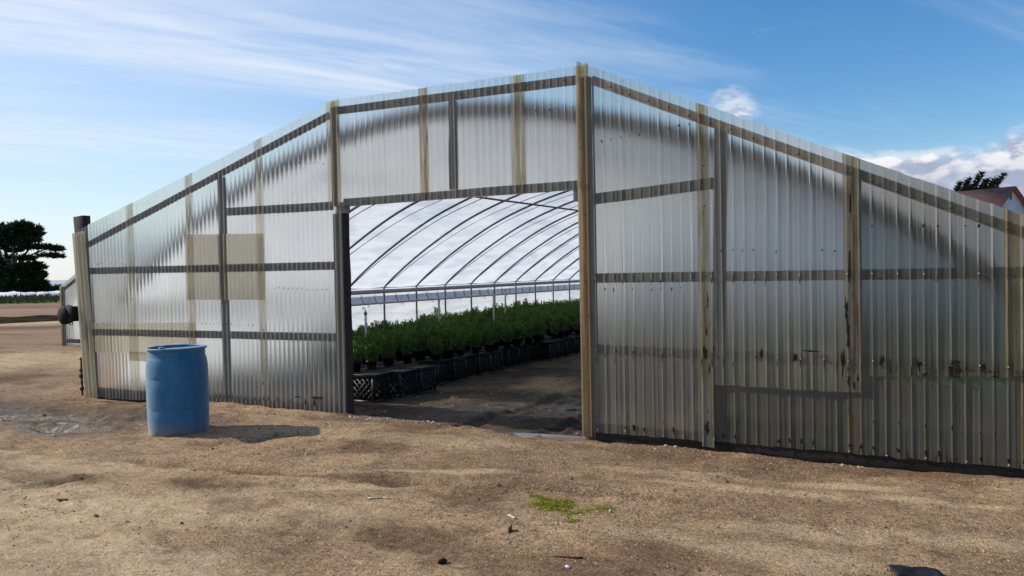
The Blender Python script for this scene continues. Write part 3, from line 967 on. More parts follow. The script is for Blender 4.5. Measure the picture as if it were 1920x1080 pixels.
for zz in np.arange(0.2, 2.9, 0.36):
    for xx in (-5.80, -3.38):
        if zz < top_left(xx) - 0.15:
            disc_ball(heads, (xx + random.uniform(-0.05, 0.05), -0.031, zz), 0.008, 0.004)
for xx in np.arange(-4.66, -3.34, PL * 2):
    for zz in (1.305, 2.05):
        disc_ball(heads, (round(xx / PL) * PL, -0.036, zz + random.uniform(-0.008, 0.008)), 0.006, 0.004)
for xx in np.arange(-6.7, -4.6, PL * 3):
    for zz in (0.59, 0.93):
        disc_ball(heads, (round(xx / PL) * PL, -0.034, zz + random.uniform(-0.01, 0.01)), 0.006, 0.004)
struct(heads.build('screw_heads', M['screw'], GH, smooth=True), 'stuff')
struct(tips.build('screw_tips', M['pin'], GH, smooth=True), 'stuff')


def blot(mb, x, z, w, h, y):
    """thin ragged smear of dirt lying on the sheet"""
    n = 15
    vs = [(x, y - 0.0012, z)]
    for k in range(n):
        a = 2 * math.pi * k / n
        q = random.uniform(0.35, 1.25)
        vs.append((x + math.cos(a) * w * q, y, z + math.sin(a) * h * q))
    mb.add(vs, None, [(0, 1 + (k + 1) % n, 1 + k) for k in range(n)])


marks = MB()


def mark_row(x0, x1, z0, z1, pitch, y, w=0.008, h=0.014, skip=0.25):
    for k in range(math.ceil(x0 / pitch), math.floor(x1 / pitch) + 1):
        if random.random() < skip:
            continue
        x = k * pitch
        z = z0 + (z1 - z0) * (x - x0) / (x1 - x0)
        blot(marks, x + random.uniform(-0.006, 0.006), z + random.uniform(-0.01, 0.01), w * random.uniform(0.6, 1.2), h * random.uniform(0.6, 1.3), y)


mark_row(-3.3, -2.35, 2.88, 2.80, PL, -0.0275)
mark_row(-3.3, -2.35, 1.42, 1.38, PL, -0.0275)
mark_row(-4.5, -3.5, 0.98, 0.97, PL, -0.0225)
mark_row(-6.6, -5.9, 1.77, 1.76, PL, -0.0225, 0.007, 0.022)
mark_row(0.2, 0.75, 3.08, 3.08, PH, -0.0225)
mark_row(0.95, 1.8, 2.72, 2.80, PR, -0.029)
mark_row(0.95, 1.8, 1.37, 1.37, PR, -0.029)
mark_row(2.0, 3.0, 1.70, 1.66, PR, -0.035)
mark_row(3.15, 4.1, 1.86, 1.80, PR, -0.029)
mark_row(3.15, 4.1, 0.33, 0.29, PR, -0.021, 0.008, 0.02, 0.5)
mark_row(0.95, 4.5, 0.115, 0.10, PR, -0.027, 0.015, 0.028, 0.4)
mark_row(-4.5, -2.4, 0.09, 0.10, PL, -0.0275, 0.010, 0.042, 0.3)
for (x, z, w, h) in ((-2.55, 0.16, 0.10, 0.014), (-2.60, 0.10, 0.012, 0.06), (-2.86, 0.15, 0.06, 0.012), (-3.40, 0.28, 0.012, 0.02), (-3.42, 0.42, 0.006, 0.03)):
    blot(marks, x, z, w, h, -0.029)
for (x, z, w, h) in ((2.39, 0.83, 0.014, 0.05), (2.66, 0.80, 0.02, 0.05), (2.78, 0.86, 0.06, 0.008), (3.02, 0.77, 0.018, 0.12), (3.06, 0.62, 0.012, 0.06),
                     (3.10, 0.60, 0.010, 0.05), (3.13, 0.66, 0.008, 0.05), (3.30, 0.80, 0.020, 0.05), (3.36, 0.76, 0.008, 0.07), (3.56, 0.78, 0.022, 0.055), (3.60, 0.71, 0.03, 0.012),
                     (3.775, 0.76, 0.016, 0.07), (3.825, 0.75, 0.018, 0.07), (3.80, 0.81, 0.035, 0.014), (3.80, 0.70, 0.035, 0.014), (3.99, 0.77, 0.016, 0.05), (4.06, 0.71, 0.03, 0.012), (1.92, 0.82, 0.022, 0.07), (1.95, 0.68, 0.010, 0.06), (1.925, 0.16, 0.022, 0.08),
                     (1.99, 0.86, 0.01, 0.03), (3.05, 1.2, 0.012, 0.10), (3.08, 1.5, 0.010, 0.16), (3.06, 1.0, 0.012, 0.16), (3.09, 2.0, 0.008, 0.15), (1.945, 1.25, 0.006, 0.10), (1.93, 1.0, 0.010, 0.05)):
    blot(marks, x, z, w, h, -0.0395)
for k in range(10, 50):
    x = k * PR
    if random.random() < 0.45:
        blot(marks, x + random.uniform(-0.006, 0.006), 0.745 + random.uniform(-0.03, 0.02), 0.0045, random.uniform(0.025, 0.07), -0.0395)
    if random.random() < 0.2:
        blot(marks, x, 1.43, 0.004, random.uniform(0.02, 0.05), -0.0335)
struct(marks.build('dirt_marks', M['stain'], GH), 'stuff')

# ------------------------------------------------------------------ tunnel: hoops, film, rails
HALF = [(5.65, 1.25), (5.30, 1.53), (4.65, 1.97), (3.8, 2.45), (3.1, 2.76), (2.26, 3.04), (1.3, 3.27), (0.6, 3.37)]
ARCH = [(-1.3 - a, z) for a, z in HALF] + [(-1.3, 3.40)] + [(-1.3 + a, z) for a, z in HALF[::-1]]


def catmull(pts, per=5):
    P = [np.array(p, float) for p in pts]
    P = [2 * P[0] - P[1]] + P + [2 * P[-1] - P[-2]]
    out = []
    for i in range(1, len(P) - 2):
        for k in range(per):
            t = k / per
            a, b, c, d = P[i - 1:i + 3]
            out.append(0.5 * (2 * b + (c - a) * t + (2 * a - 5 * b + 4 * c - d) * t * t + (3 * b - a - 3 * c + d) * t ** 3))
    out.append(P[-2])
    return np.array(out)


ARC = catmull(ARCH, 4)
HOOPS = [0.94 + 1.169 * i for i in range(20)]
YEND = HOOPS[-1] + 0.1
hm = MB()
hpts = [(-6.95, 0, -0.3), (-6.95, 0, 0.6)] + [(p[0], 0, p[1]) for p in ARC] + [(4.35, 0, 0.6), (4.35, 0, -0.3)]
hm.tube(hpts, 0.021, 7)
hoop_me = hm.mesh('hoop')
smooth_me(hoop_me)
for yh in HOOPS:
    o = link('hoop', hoop_me, M['steel'], GH)
    o.location = (0, yh, 0)


def film_grid(xs_z, y0, y1, step, off, sag, name, parent, x_shift=0.0, hoops=HOOPS, spacing=1.169):
    ys = np.arange(y0, y1 + step / 2, step)
    prof = np.asarray(xs_z)
    tan = np.gradient(prof, axis=0)
    nrm = np.stack([-tan[:, 1], tan[:, 0]], -1)
    nrm /= np.linalg.norm(nrm, axis=1)[:, None]
    ph = ((ys - hoops[0]) / spacing) % 1.0
    sg = np.sin(np.pi * ph) ** 0.8
    n_, k_ = len(prof), len(ys)
    X = np.repeat(prof[:, 0:1], k_, 1)
    Z = np.repeat(prof[:, 1:2], k_, 1)
    Y = np.repeat(ys[None, :], n_, 0)
    s = np.cumsum(np.concatenate([[0], np.linalg.norm(np.diff(prof, axis=0), axis=1)]))[:, None] * np.ones_like(Y)
    d = off - sag * sg[None, :] + 0.010 * fbm(s * 1.0, Y * 0.7, 1.6, 4)
    X = X + nrm[:, 0:1] * d + x_shift
    Z = Z + nrm[:, 1:2] * d
    ii = np.arange(n_ * k_).reshape(n_, k_)
    f = np.stack([ii[:-1, :-1], ii[1:, :-1], ii[1:, 1:], ii[:-1, 1:]], -1).reshape(-1, 4)
    me = mesh_np(name, np.stack([X, Y, Z], -1).reshape(-1, 3), f)
    smooth_me(me)
    return link(name, me, M['film'], parent)


film_grid(ARC, 0.90, YEND, 0.13, 0.030, 0.03, 'roof_film', GH)
side = np.array([(-6.985, -0.05), (-6.985, 0.2), (-6.985, 0.5), (-6.985, 0.75), (-6.985, 0.93)])
film_grid(side, 0.90, YEND, 0.13, 0.0, 0.05, 'side_film', GH)
side2 = side.copy()
side2[:, 0] = 4.385
side2[-1, 1] = 1.22
film_grid(side2, 0.90, YEND, 0.13, 0.0, 0.05, 'side_film', GH)
# dark end strip clamping the film to the first hoop
tb = np.gradient(ARC, axis=0)
nb2 = np.stack([-tb[:, 1], tb[:, 0]], -1)
nb2 /= np.linalg.norm(nb2, axis=1)[:, None]
bmb = MB()
bv = []
for p_, n_ in zip(ARC, nb2):
    for (o_, y_) in ((0.045, 0.86), (0.045, 0.885), (-0.13, 0.885), (-0.13, 0.86)):
        bv.append((p_[0] + n_[0] * o_, y_, p_[1] + n_[1] * o_))
bf = [(i * 4 + k, i * 4 + (k + 1) % 4, (i + 1) * 4 + (k + 1) % 4, (i + 1) * 4 + k) for i in range(len(ARC) - 1) for k in range(4)]
bmb.add(bv, bf + [(3, 2, 1, 0), tuple(len(bv) - 4 + k for k in range(4))])
bmb.build('end_strip', M['wetwood'], GH)
# far end wall of film
es = np.concatenate([[(ARC[0][0], 0.0)], ARC, [(ARC[-1][0], 0.0)]])
em = MB()
em.add([(-1.3, YEND, 0.6)] + [(p[0], YEND, p[1] - 0.02) for p in es], None, [(0, i + 1, i + 2) for i in range(len(es) - 1)])
em.build('end_film', M['film'], GH)
for xx in (-6.93, 4.33):
    s = 1 if xx < 0 else -1
    timber('gutter_board', (xx + 0.035 * s, 0.94, 1.175), (xx + 0.035 * s, YEND, 1.175), 0.03, 0.085, 'rail', n=24)
    timber('side_rail', (xx + 0.03 * s, 0.94, 0.925), (xx + 0.03 * s, YEND, 0.925), 0.035, 0.04, 'rail', n=24)
# scalloped film hanging over the side vent
fl = np.array([(-6.975, 1.08), (-6.97, 1.13), (-6.965, 1.24)])
film_grid(fl, 0.94, YEND, 0.10, 0.0, 0.02, 'vent_film', GH)
for yh in HOOPS[:-1]:
    for q_ in (0.35, 0.72):
        MB().tube([(-7.0, yh + q_ * 1.169, 1.14), (-7.06, yh + q_ * 1.169 + 0.22, 0.93)], 0.012, 5).build('vent_brace', M['steel'], GH)
for (xx, zz) in ((-3.05, 2.615), (-4.95, 2.345), (0.45, 2.615), (-1.3, 3.365)):
    if xx in (-3.05, 0.45, -1.3):
        MB().tube([(xx, 0.9, zz + (0.16 if xx != -1.3 else 0)), (xx, YEND, zz + (0.16 if xx != -1.3 else 0))], 0.017, 7).build('purlin', M['steel'], GH, smooth=True)


# lacing ropes over the film, one pair between hoops
def arc_at(f):
    t = f * (len(ARC) - 1)
    i = min(int(t), len(ARC) - 2)
    return ARC[i] * (1 - (t - i)) + ARC[i + 1] * (t - i)


rope = MB()
for i, yh in enumerate(HOOPS[:-2]):
    for (a, b) in (((0.0, yh + 0.05), (0.5, yh + 1.1 if i % 2 else yh + 0.7)),):
        pts = []
        for k in range(15):
            q = k / 14
            p = arc_at(a[0] + (b[0] - a[0]) * q)
            pts.append((p[0] * 1.0 - 0.03 * (1 - q), a[1] + (b[1] - a[1]) * q ** 1.3, p[1] - 0.005))
        mbr = MB()
        mbr.tube(pts, 0.0075, 5)
        mbr.build('lacing_rope', M['rope'], GH, smooth=True)


# ------------------------------------------------------------------ neighbouring greenhouse
NB = thing('greenhouse', 'second corrugated greenhouse end just past the left corner post', 'greenhouse', (-14.5, 4.3, 0))
NW = 5.7


def nb_top(x):
    return 1.40 + 0.47 * x if x < NW / 2 else 1.40 + 0.47 * (NW - x)


for k, (a, b) in enumerate(((0.0, 1.15), (1.05, 2.2), (2.1, 2.9), (2.8, 3.75), (3.65, 4.75), (4.65, 5.7))):
    o = add_sheet(NB, a, b, -0.02, nb_top, -0.012 - 0.005 * (k % 2), PL, (0.74, 0.72, 0.68), seed=40 + k, edge=0.12, foot=0.2)
timber('corner_post', (0.03, 0.07, -0.1), (0.03, 0.07, 1.40), 0.10, 0.09, up=(0, 1, 0), parent=NB)
timber('corner_post', (NW - 0.03, 0.07, -0.1), (NW - 0.03, 0.07, 1.40), 0.10, 0.09, up=(0, 1, 0), parent=NB)
timber('girt', (0.1, YB, 0.90), (NW - 0.1, YB, 0.90), 0.036, 0.09, parent=NB)
timber('sill_board', (0.1, YB, 0.14), (NW - 0.1, YB, 0.14), 0.036, 0.09, parent=NB)
timber('rafter', (0.1, YB, 1.33), (NW / 2, YB, 2.60), 0.036, 0.08, parent=NB)
timber('rafter', (NW / 2, YB, 2.60), (NW - 0.1, YB, 1.33), 0.036, 0.08, parent=NB)
timber('post', (NW / 2, YP, -0.1), (NW / 2, YP, 2.6), 0.09, 0.088, up=(0, 1, 0), parent=NB)
nbarc = np.array([(0.02 + (NW - 0.04) * t, 1.0 + 1.35 * math.sin(math.pi * t) ** 0.85) for t in np.linspace(0, 1, 25)])
nbh = [0.35 + 1.3 * i for i in range(16)]
hm = MB()
hm.tube([(nbarc[0][0], 0, -0.2)] + [(p[0], 0, p[1]) for p in nbarc] + [(nbarc[-1][0], 0, -0.2)], 0.021, 6)
nbm = hm.mesh('hoop')
smooth_me(nbm)
for yh in nbh:
    o = link('hoop', nbm, M['steel'], NB)
    o.location = (0, yh, 0)
film_grid(np.concatenate([[(nbarc[0][0], -0.05)], nbarc, [(nbarc[-1][0], -0.05)]]), 0.3, nbh[-1], 0.2, 0.03, 0.02, 'roof_film', NB, hoops=nbh, spacing=1.3)


# ------------------------------------------------------------------ blue barrel
BAR = thing('barrel', 'weathered blue plastic drum standing on the dirt before the corrugated wall', 'barrel', (-3.15, -1.41, 0.0))
bz = float(ground_z(np.array([-3.15]), np.array([-1.41]))[0])
BAR.location.z = bz - 0.012
prof = [(0.0, 0.0), (0.255, 0.0), (0.275, 0.008), (0.286, 0.03), (0.290, 0.08), (0.2935, 0.17), (0.295, 0.255), (0.2925, 0.262), (0.2925, 0.276),
        (0.2955, 0.284), (0.2965, 0.30), (0.297, 0.44), (0.2965, 0.565), (0.2935, 0.572), (0.2935, 0.586), (0.2965, 0.594), (0.2965, 0.61), (0.293, 0.70),
        (0.284, 0.768), (0.276, 0.785), (0.272, 0.80), (0.272, 0.862), (0.274, 0.868)]
MB().lathe(prof, 72).build('body', M['barrel'], BAR, smooth=True)
MB().lathe([(0.270, 0.862), (0.288, 0.866), (0.292, 0.874), (0.290, 0.885), (0.282, 0.889), (0.274, 0.886), (0.270, 0.876)], 72).build('rim', M['barrel'], BAR, smooth=True)
LID = MB().lathe([(0.272, 0.872), (0.255, 0.858), (0.12, 0.861), (0.0, 0.862)], 60).build('lid', M['barrel'], BAR, smooth=True)
for (bx, by) in ((0.17, 0.05), (-0.17, -0.05)):
    MB().lathe([(0.0, 0.882), (0.022, 0.882), (0.030, 0.878), (0.032, 0.858)], 18, (bx, by, 0)).build('bung', M['barrel'], LID, smooth=True)

# ------------------------------------------------------------------ black round fitting and rusty hanger on the corner
HL = thing('lamp_housing', 'black round lamp housing on a bracket sticking out from the left corner', 'lamp', (-7.08, -0.06, 1.06))
mb = MB()
seg = 26
prof2 = [(0.0, -0.075), (0.10, -0.070), (0.128, -0.05), (0.132, 0.0), (0.120, 0.05), (0.07, 0.075), (0.0, 0.08)]
vs, f = [], []
for (r_, a_) in prof2:
    for k in range(seg):
        an = 2 * math.pi * k / seg
        vs.append((-0.13 + r_ * math.cos(an), a_, r_ * math.sin(an)))
for i in range(len(prof2) - 1):
    for k in range(seg):
        f.append((i * seg + k, i * seg + (k + 1) % seg, (i + 1) * seg + (k + 1) % seg, (i + 1) * seg + k))
mb.add(vs, f)
mb.build('housing', M['black'], HL, smooth=True)
BRK = MB().box(-0.06, 0.10, -0.05, 0.05, -0.085, 0.125).build('bracket', M['black'], HL, bevel=0.006)
MB().tube([(-0.02, -0.02, -0.08), (-0.02, -0.02, -0.13), (0.05, -0.02, -0.135), (0.05, -0.02, -0.08)], 0.007, 6).build('hook', M['steel'], BRK, smooth=True)
MB().tube([(-0.1, -0.02, 0.125), (-0.03, -0.02, 0.14), (0.05, -0.02, 0.125)], 0.008, 6).build('cable', M['black'], HL, smooth=True)

RP = thing('iron_rod', 'rusty knobbed iron rod standing at the foot of the left corner', 'rod', (-6.99, 0.0, -0.16))
MB().tube([(0, 0, -0.1), (0.005, 0, 0.2), (-0.004, 0, 0.45), (0.002, 0, 0.62)], 0.013, 7).build('rod', M['rust'], RP, smooth=True)
for zz, rr_ in ((0.18, 0.034), (0.27, 0.022), (0.36, 0.040), (0.44, 0.030), (0.60, 0.024)):
    mb = MB()
    mb.lathe([(0.002, zz - rr_), (rr_ * 0.8, zz - rr_ * 0.6), (rr_, zz), (rr_ * 0.75, zz + rr_ * 0.65), (0.002, zz + rr_)], 10)
    mb.build('coupling', M['rust'], RP, smooth=True)


# ------------------------------------------------------------------ crates
def crate_part_meshes(s=0.345, h=0.355):
    t = 0.014
    fr = MB()
    q = s / 2
    for sx in (-1, 1):
        for sy in (-1, 1):
            fr.box(min(sx * q, sx * (q - 0.028)), max(sx * q, sx * (q - 0.028)), min(sy * q, sy * (q - 0.028)), max(sy * q, sy * (q - 0.028)), 0.0, h)
    for z0, z1, o in ((0.0, 0.035, 0.0), (h - 0.045, h - 0.01, 0.0), (h - 0.01, h, 0.010)):
        fr.box(-q - o, q + o, -q - o - 0.001, -q + t, z0, z1)
        fr.box(-q - o, q + o, q - t, q + o + 0.001, z0, z1)
        fr.box(-q - o - 0.001, -q + t, -q + t, q - t, z0, z1)
        fr.box(q - t, q + o + 0.001, -q + t, q - t, z0, z1)
    frm = fr.mesh('frame')
    la = MB()
    for side_ in range(4):
        for sgn in (-1, 1):
            for k in range(-3, 5):
                c = (k - 0.5) * 0.078
                pts = []
                for zz in np.linspace(0.035, h - 0.045, 2):
                    x = c + sgn * (zz - h / 2) * 0.95
                    pts.append([x, zz])
                (xa, za), (xb, zb_) = pts
                lim = q - 0.028
                # clip to the panel
                if xa > xb:
                    xa, za, xb, zb_ = xb, zb_, xa, za
                if xb < -lim or xa > lim:
                    continue
                if xa < -lim:
                    za += (zb_ - za) * (-lim - xa) / (xb - xa)
                    xa = -lim
                if xb > lim:
                    zb_ -= (zb_ - za) * (xb - lim) / (xb - xa)
                    xb = lim
                if xb - xa < 0.02:
                    continue
                yy = -q + 0.006 + (0.004 if sgn > 0 else 0)
                A, B = [(xa, yy, za), (xb, yy, zb_)]
                rot = Matrix.Rotation(side_ * math.pi / 2, 3, 'Z')
                la.beam(rot @ Vector(A), rot @ Vector(B), 0.007, 0.013, up=rot @ Vector((0, 0.2, 1)))
    lam = la.mesh('lattice')
    tp = MB()
    tp.box(-q + t, q - t, -q + t, q - t, h - 0.022, h - 0.012)
    tpm = tp.mesh('panel')
    for me in (frm, lam, tpm):
        me.materials.append(M['crate'])
    return frm, lam, tpm


CR = crate_part_meshes()
FLOOR = -0.005
GROUPC = 'black lattice crates under the potted shrubs'


def crate(x, y, rz, label, group=None):
    z = float(np.min(ground_z(np.array([x - .15, x + .15, x]), np.array([y, y, y + .15]))))
    t = thing('crate', label, 'crate', (x, y, z - 0.004), rz, group)
    for nm, me in zip(('frame', 'lattice', 'panel'), CR):
        link(nm, me, None, t)
    return t, z


CT = {}
lab_front = ['black lattice crate on the corner nearest the doorway', 'second black crate back from the nearest corner, bare topped',
             'third black crate back from the nearest corner, bare topped']
for i, (cx, cy, rz) in enumerate(((-2.66, 1.05, 0.03), (-2.53, 1.46, -0.05), (-2.50, 1.84, 0.02))):
    crate(cx, cy, rz, lab_front[i], GROUPC)
crate(-3.05, 1.07, 0.0, 'black lattice crate beside the corner crate, nearest the left door post', GROUPC)
yy = 2.62
k = 0
while yy < 12.4:
    off = -2.79 + (0.04 if k < 5 else (-0.13 if k < 9 else 0.06)) + random.uniform(-0.03, 0.03)
    lb = ('black lattice crate at the near end of the long row under the shrubs' if k == 0 else
          'black lattice crate in the long row along the aisle under the shrubs')
    crate(off, yy, random.uniform(-0.06, 0.06), lb, GROUPC)
    yy += 0.365 + (0.10 if k in (4, 8, 15) else 0.0)
    k += 1

# ------------------------------------------------------------------ potted shrubs
def shrub_mesh(seed, n, r=0.155, h=0.30, leaf=0.040):
    rg = np.random.default_rng(seed)
    # upright conifer shrub: many short upswept sprigs clustered on a few dozen shoots
    shoots = 26
    sa = rg.random(shoots) * 2 * math.pi
    sr = np.sqrt(rg.random(shoots)) * r * 0.85
    sh = h * (1.0 - 0.72 * (sr / r) ** 2) * rg.uniform(0.75, 1.1, shoots)
    w = rg.integers(0, shoots, n)
    t = rg.random(n) ** 0.75
    bx = np.cos(sa[w]) * sr[w] * (0.55 + 0.5 * t) + rg.normal(0, 0.014, n)
    by = np.sin(sa[w]) * sr[w] * (0.55 + 0.5 * t) + rg.normal(0, 0.014, n)
    bz_ = 0.03 + sh[w] * t * 0.92
    out = np.stack([np.cos(sa[w]), np.sin(sa[w]), np.zeros(n)], -1)
    d = out * rg.uniform(0.0, 0.9, n)[:, None] + rg.normal(0, 0.35, (n, 3)) + np.array([0, 0, 1.0])
    d /= np.linalg.norm(d, axis=1)[:, None]
    s = np.cross(d, rg.normal(0, 1, (n, 3)))
    s /= np.linalg.norm(s, axis=1)[:, None]
    L = leaf * rg.uniform(0.6, 1.25, n)[:, None]
    b = np.stack([bx, by, bz_], -1)
    wd = 0.19 * L
    V = np.stack([b, b + d * L * 0.5 + s * wd, b + d * L, b + d * L * 0.5 - s * wd], 1).reshape(-1, 3)
    F = np.arange(n * 4).reshape(-1, 4)
    me = mesh_np('foliage', V, F)
    me.materials.append(M['shrub'])
    return me


SHR = [shrub_mesh(60 + i, 1000, 0.150, 0.28 + 0.04 * (i % 3), 0.045) for i in range(6)]
SHRV = []
pb = MB()
pb.lathe([(0.0, 0.0), (0.062, 0.0), (0.082, 0.118), (0.088, 0.118), (0.088, 0.135), (0.078, 0.135), (0.074, 0.115), (0.0, 0.112)], 14)
POT = pb.mesh('pot')
smooth_me(POT)
POT.materials.append(M['pot'])
spots = []
yy = 1.18
row = 0
while yy < 16.2:
    xx = -2.66
    while xx > -6.55:
        x = xx + random.uniform(-0.05, 0.05)
        y = yy + random.uniform(-0.05, 0.05)
        lo = -2.04 - 0.846 * y - 0.35
        hi = 0.72 - 0.455 * y + 0.25
        first3 = y < 2.4
        if lo < x < min(hi, -2.60) and not (y < 2.25 and x > -2.92):
            spots.append((math.hypot(x - 3.84, y + 6.85), x, y))
        xx -= 0.33
    yy += 0.335
spots.sort()
CTOP = 0.302


def base_z(x, y):
    # plants stand on crates along the aisle, on low pallets further in
    return CTOP if x > -3.25 else 0.302 - 0.18 * min(1.0, max(0.0, (-3.25 - x) / 1.6)) * (1 - min(1, y / 13))


near_spots, rest = spots[:300], spots[300:]
for i, (d, x, y) in enumerate(near_spots):
    lab, grp = (('dark green potted shrub in the front row along the aisle', 'potted shrubs in the aisle row') if x > -2.86 else
                ('dark green potted shrub in the back row nearest the white side film', 'potted shrubs in the back row') if x < -5.8 else
                ('dark green potted shrub in the middle of the block inside the doorway', 'potted shrubs in the middle rows'))
    t = thing('potted_shrub', lab, 'shrub', (x, y, base_z(x, y) - 0.012), random.uniform(0, 6.28), grp)
    s = random.uniform(0.76, 1.16)
    t.scale = (s * random.uniform(0.86, 1.04), s * random.uniform(0.86, 1.04), s)
    fo = link('foliage', SHR[i % 6], None, t)
    fo.location = (0, 0, 0.10)
    link('pot', POT, None, t)
# the rest of the block, the far reach of it, and the block on the right of the aisle
co0 = np.zeros(len(SHR[0].vertices) * 3, np.float32)
SHR[0].vertices.foreach_get('co', co0)
co0 = co0.reshape(-1, 3)
sub = co0.reshape(-1, 4, 3)[::4].reshape(-1, 3)
more = [(x, y) for _, x, y in rest]
yy = 1.3
while yy < 15:
    xx = 1.55
    while xx < 4.2:
        more.append((xx + random.uniform(-0.05, 0.05), yy + random.uniform(-0.05, 0.05)))
        xx += 0.31
    yy += 0.33
VV = []
for (x, y) in more:
    a = random.uniform(0, 6.28)
    s = random.uniform(0.9, 1.2)
    ca, sa = math.cos(a) * s, math.sin(a) * s
    z0 = base_z(x, y) if x < 0 else 0.34
    q = sub @ np.array([[ca, sa, 0], [-sa, ca, 0], [0, 0, s]]) + np.array([x, y, z0 + 0.09])
    VV.append(q)
VV = np.concatenate(VV)
bme = mesh_np('shrub_block', VV, np.arange(len(VV)).reshape(-1, 4))
ob = struct(link('shrub_block', bme, M['shrub']), 'stuff')
ob['label'] = 'far rows of dark green potted shrubs filling the tunnel'
ob['category'] = 'shrubs'
# low plank benches carrying the inner rows and the right hand rows
bb = 0
for (x0, x1, y0, y1) in ((-6.5, -3.02, 2.4, 16.2), (1.45, 4.25, 1.1, 15.2)):
    B = thing('plant_bench', 'low dark slatted bench under the shrubs ' + ('left of the aisle' if x0 < 0 else 'behind the right hand sheets'), 'bench', (x0, y0, 0))
    xw = x1 - x0
    nb_ = 9
    for k in range(nb_):
        MB().box(k * xw / nb_, (k + 0.86) * xw / nb_, 0, y1 - y0, 0.085, 0.115).build('plank', M['pot'], B)
    for yy in np.arange(0.2, y1 - y0, 2.2):
        MB().box(0.02, xw - 0.06, yy, yy + 0.1, -0.05, 0.083).build('bearer', M['pot'], B)

# stakes and irrigation risers among the shrubs
ST = thing('irrigation_riser', 'white irrigation riser with a hooked tip near the left door post', 'riser', (-4.0, 2.6, 0.0))
MB().tube([(0, 0, -0.02), (0, 0, 0.9), (0.0, 0, 0.94)], 0.017, 8).build('pipe', M['white'], ST, smooth=True)
MB().lathe([(0.0, 0.93), (0.022, 0.935), (0.026, 0.96), (0.016, 0.985), (0.004, 0.99)], 10).build('nozzle', M['steel'], ST, smooth=True)
MB().tube([(0, 0, 0.98), (-0.012, 0, 1.03), (-0.04, 0, 1.05), (-0.055, 0, 1.02)], 0.007, 6).build('hook', M['steel'], ST, smooth=True)
for (x, y, h, lb) in ((-4.0, 4.54, 1.08, 'pale wooden stake among the shrubs, second from the door post'), (-4.0, 6.4, 1.17, 'pale wooden stake standing mid way along the shrubs'),
                      (-5.0, 8.6, 1.15, 'pale wooden stake furthest back along the shrubs')):
    t = thing('stake', lb, 'stake', (x, y, 0))
    MB().beam((0, 0, -0.02), (0.01, 0, h), 0.028, 0.028, up=(0, 1, 0), jig=0.002, n=4).build('shaft', M['stake'], t)
    MB().box(-0.012, 0.032, -0.018, 0.018, h - 0.012, h + 0.006).build('cap', M['stake'], t)


# ------------------------------------------------------------------ grit, chips and loose debris
def scatter_chips(n, x0, x1, y0, y1, smin, smax, flat, seed, dens=None):
    rg = np.random.default_rng(seed)
    x = rg.uniform(x0, x1, n)
    y = rg.uniform(y0, y1, n)
    if dens is not None:
        keep = rg.random(n) < dens(x, y)
        x, y = x[keep], y[keep]
    n = len(x)
    s = smin + (smax - smin) * rg.random(n) ** 3.2
    z = ground_z(x, y)
    a = rg.random(n) * 2 * math.pi
    ax = np.stack([np.cos(a), np.sin(a), rg.normal(0, 0.18, n)], -1)
    bx = np.stack([-np.sin(a), np.cos(a), rg.normal(0, 0.18, n)], -1)
    L = s[:, None]
    wd = L * rg.uniform(0.35, 0.9, n)[:, None]
    h = (s * flat * rg.uniform(0.5, 1.2, n))
    c = np.stack([x, y, z], -1)
    up_ = np.stack([rg.normal(0, 0.2, n), rg.normal(0, 0.2, n), np.ones(n)], -1)
    p = [c + ax * L - up_ * 0.002, c + bx * wd - up_ * 0.002, c - ax * L * 0.9 - up_ * 0.002, c - bx * wd * 0.9 - up_ * 0.002, c + up_ * h[:, None] + ax * L * rg.uniform(-0.4, 0.4, n)[:, None]]
    V = np.stack(p, 1).reshape(-1, 3)
    o = (np.arange(n) * 5)[:, None]
    F = np.concatenate([o + np.array([[0, 1, 4]]), o + np.array([[1, 2, 4]]), o + np.array([[2, 3, 4]]), o + np.array([[3, 0, 4]])])
    return V, F


def grit_mat(name, stops):
    mt, g = new_mat(name)
    rnd = g.n('ShaderNodeNewGeometry').outputs['Random Per Island']
    c = g.ramp(rnd, stops)
    p = g.n('ShaderNodeBsdfPrincipled', {'Base Color': c, 'Roughness': 0.9, 'Specular IOR Level': 0.2})
    return finish(mt, g, p.outputs[0])


GM = grit_mat('grit', [(0.0, (0.08, 0.052, 0.034)), (0.3, (0.18, 0.118, 0.072)), (0.7, (0.33, 0.228, 0.14)), (0.985, (0.50, 0.37, 0.24)), (1.0, (0.66, 0.58, 0.47))])


def dens_g(x, y):
    d = 0.10 + 0.90 * sstep(fbm(x, y, 1.1, 5, 0.6), -0.15, 0.25)
    d = d * (0.25 + 0.75 * sstep(x + 0.35 * y, -3.4, -1.2))
    return d * (1 - inside(x, y) * 0.6)


V, F = scatter_chips(170000, -3.4, 4.7, -4.4, 0.0, 0.0025, 0.013, 0.55, 5, dens_g)
o = struct(link('gravel', mesh_np('gravel', V, F), GM), 'stuff')
o['label'] = 'fine gravel and grit strewn over the dirt yard'
V, F = scatter_chips(9000, -7.5, 4.0, -3.0, 2.5, 0.006, 0.026, 0.55, 6, lambda x, y: np.clip(0.12 + np.exp(-((x + 4.3) / 1.9) ** 2 - ((y + 1.1) / 0.6) ** 2) + 0.8 * np.exp(-((y + 0.3) / 0.25) ** 2) * (x < -2) + 0.7 * inside(x, y) * (x > -2.3), 0, 1))
GM2 = grit_mat('clods', [(0.0, (0.06, 0.042, 0.03)), (0.5, (0.15, 0.10, 0.065)), (0.85, (0.28, 0.2, 0.13)), (1.0, (0.42, 0.35, 0.27))])
o = struct(link('soil_clods', mesh_np('soil_clods', V, F), GM2), 'stuff')
o['label'] = 'dark soil clods churned up beside the wall and in the doorway'
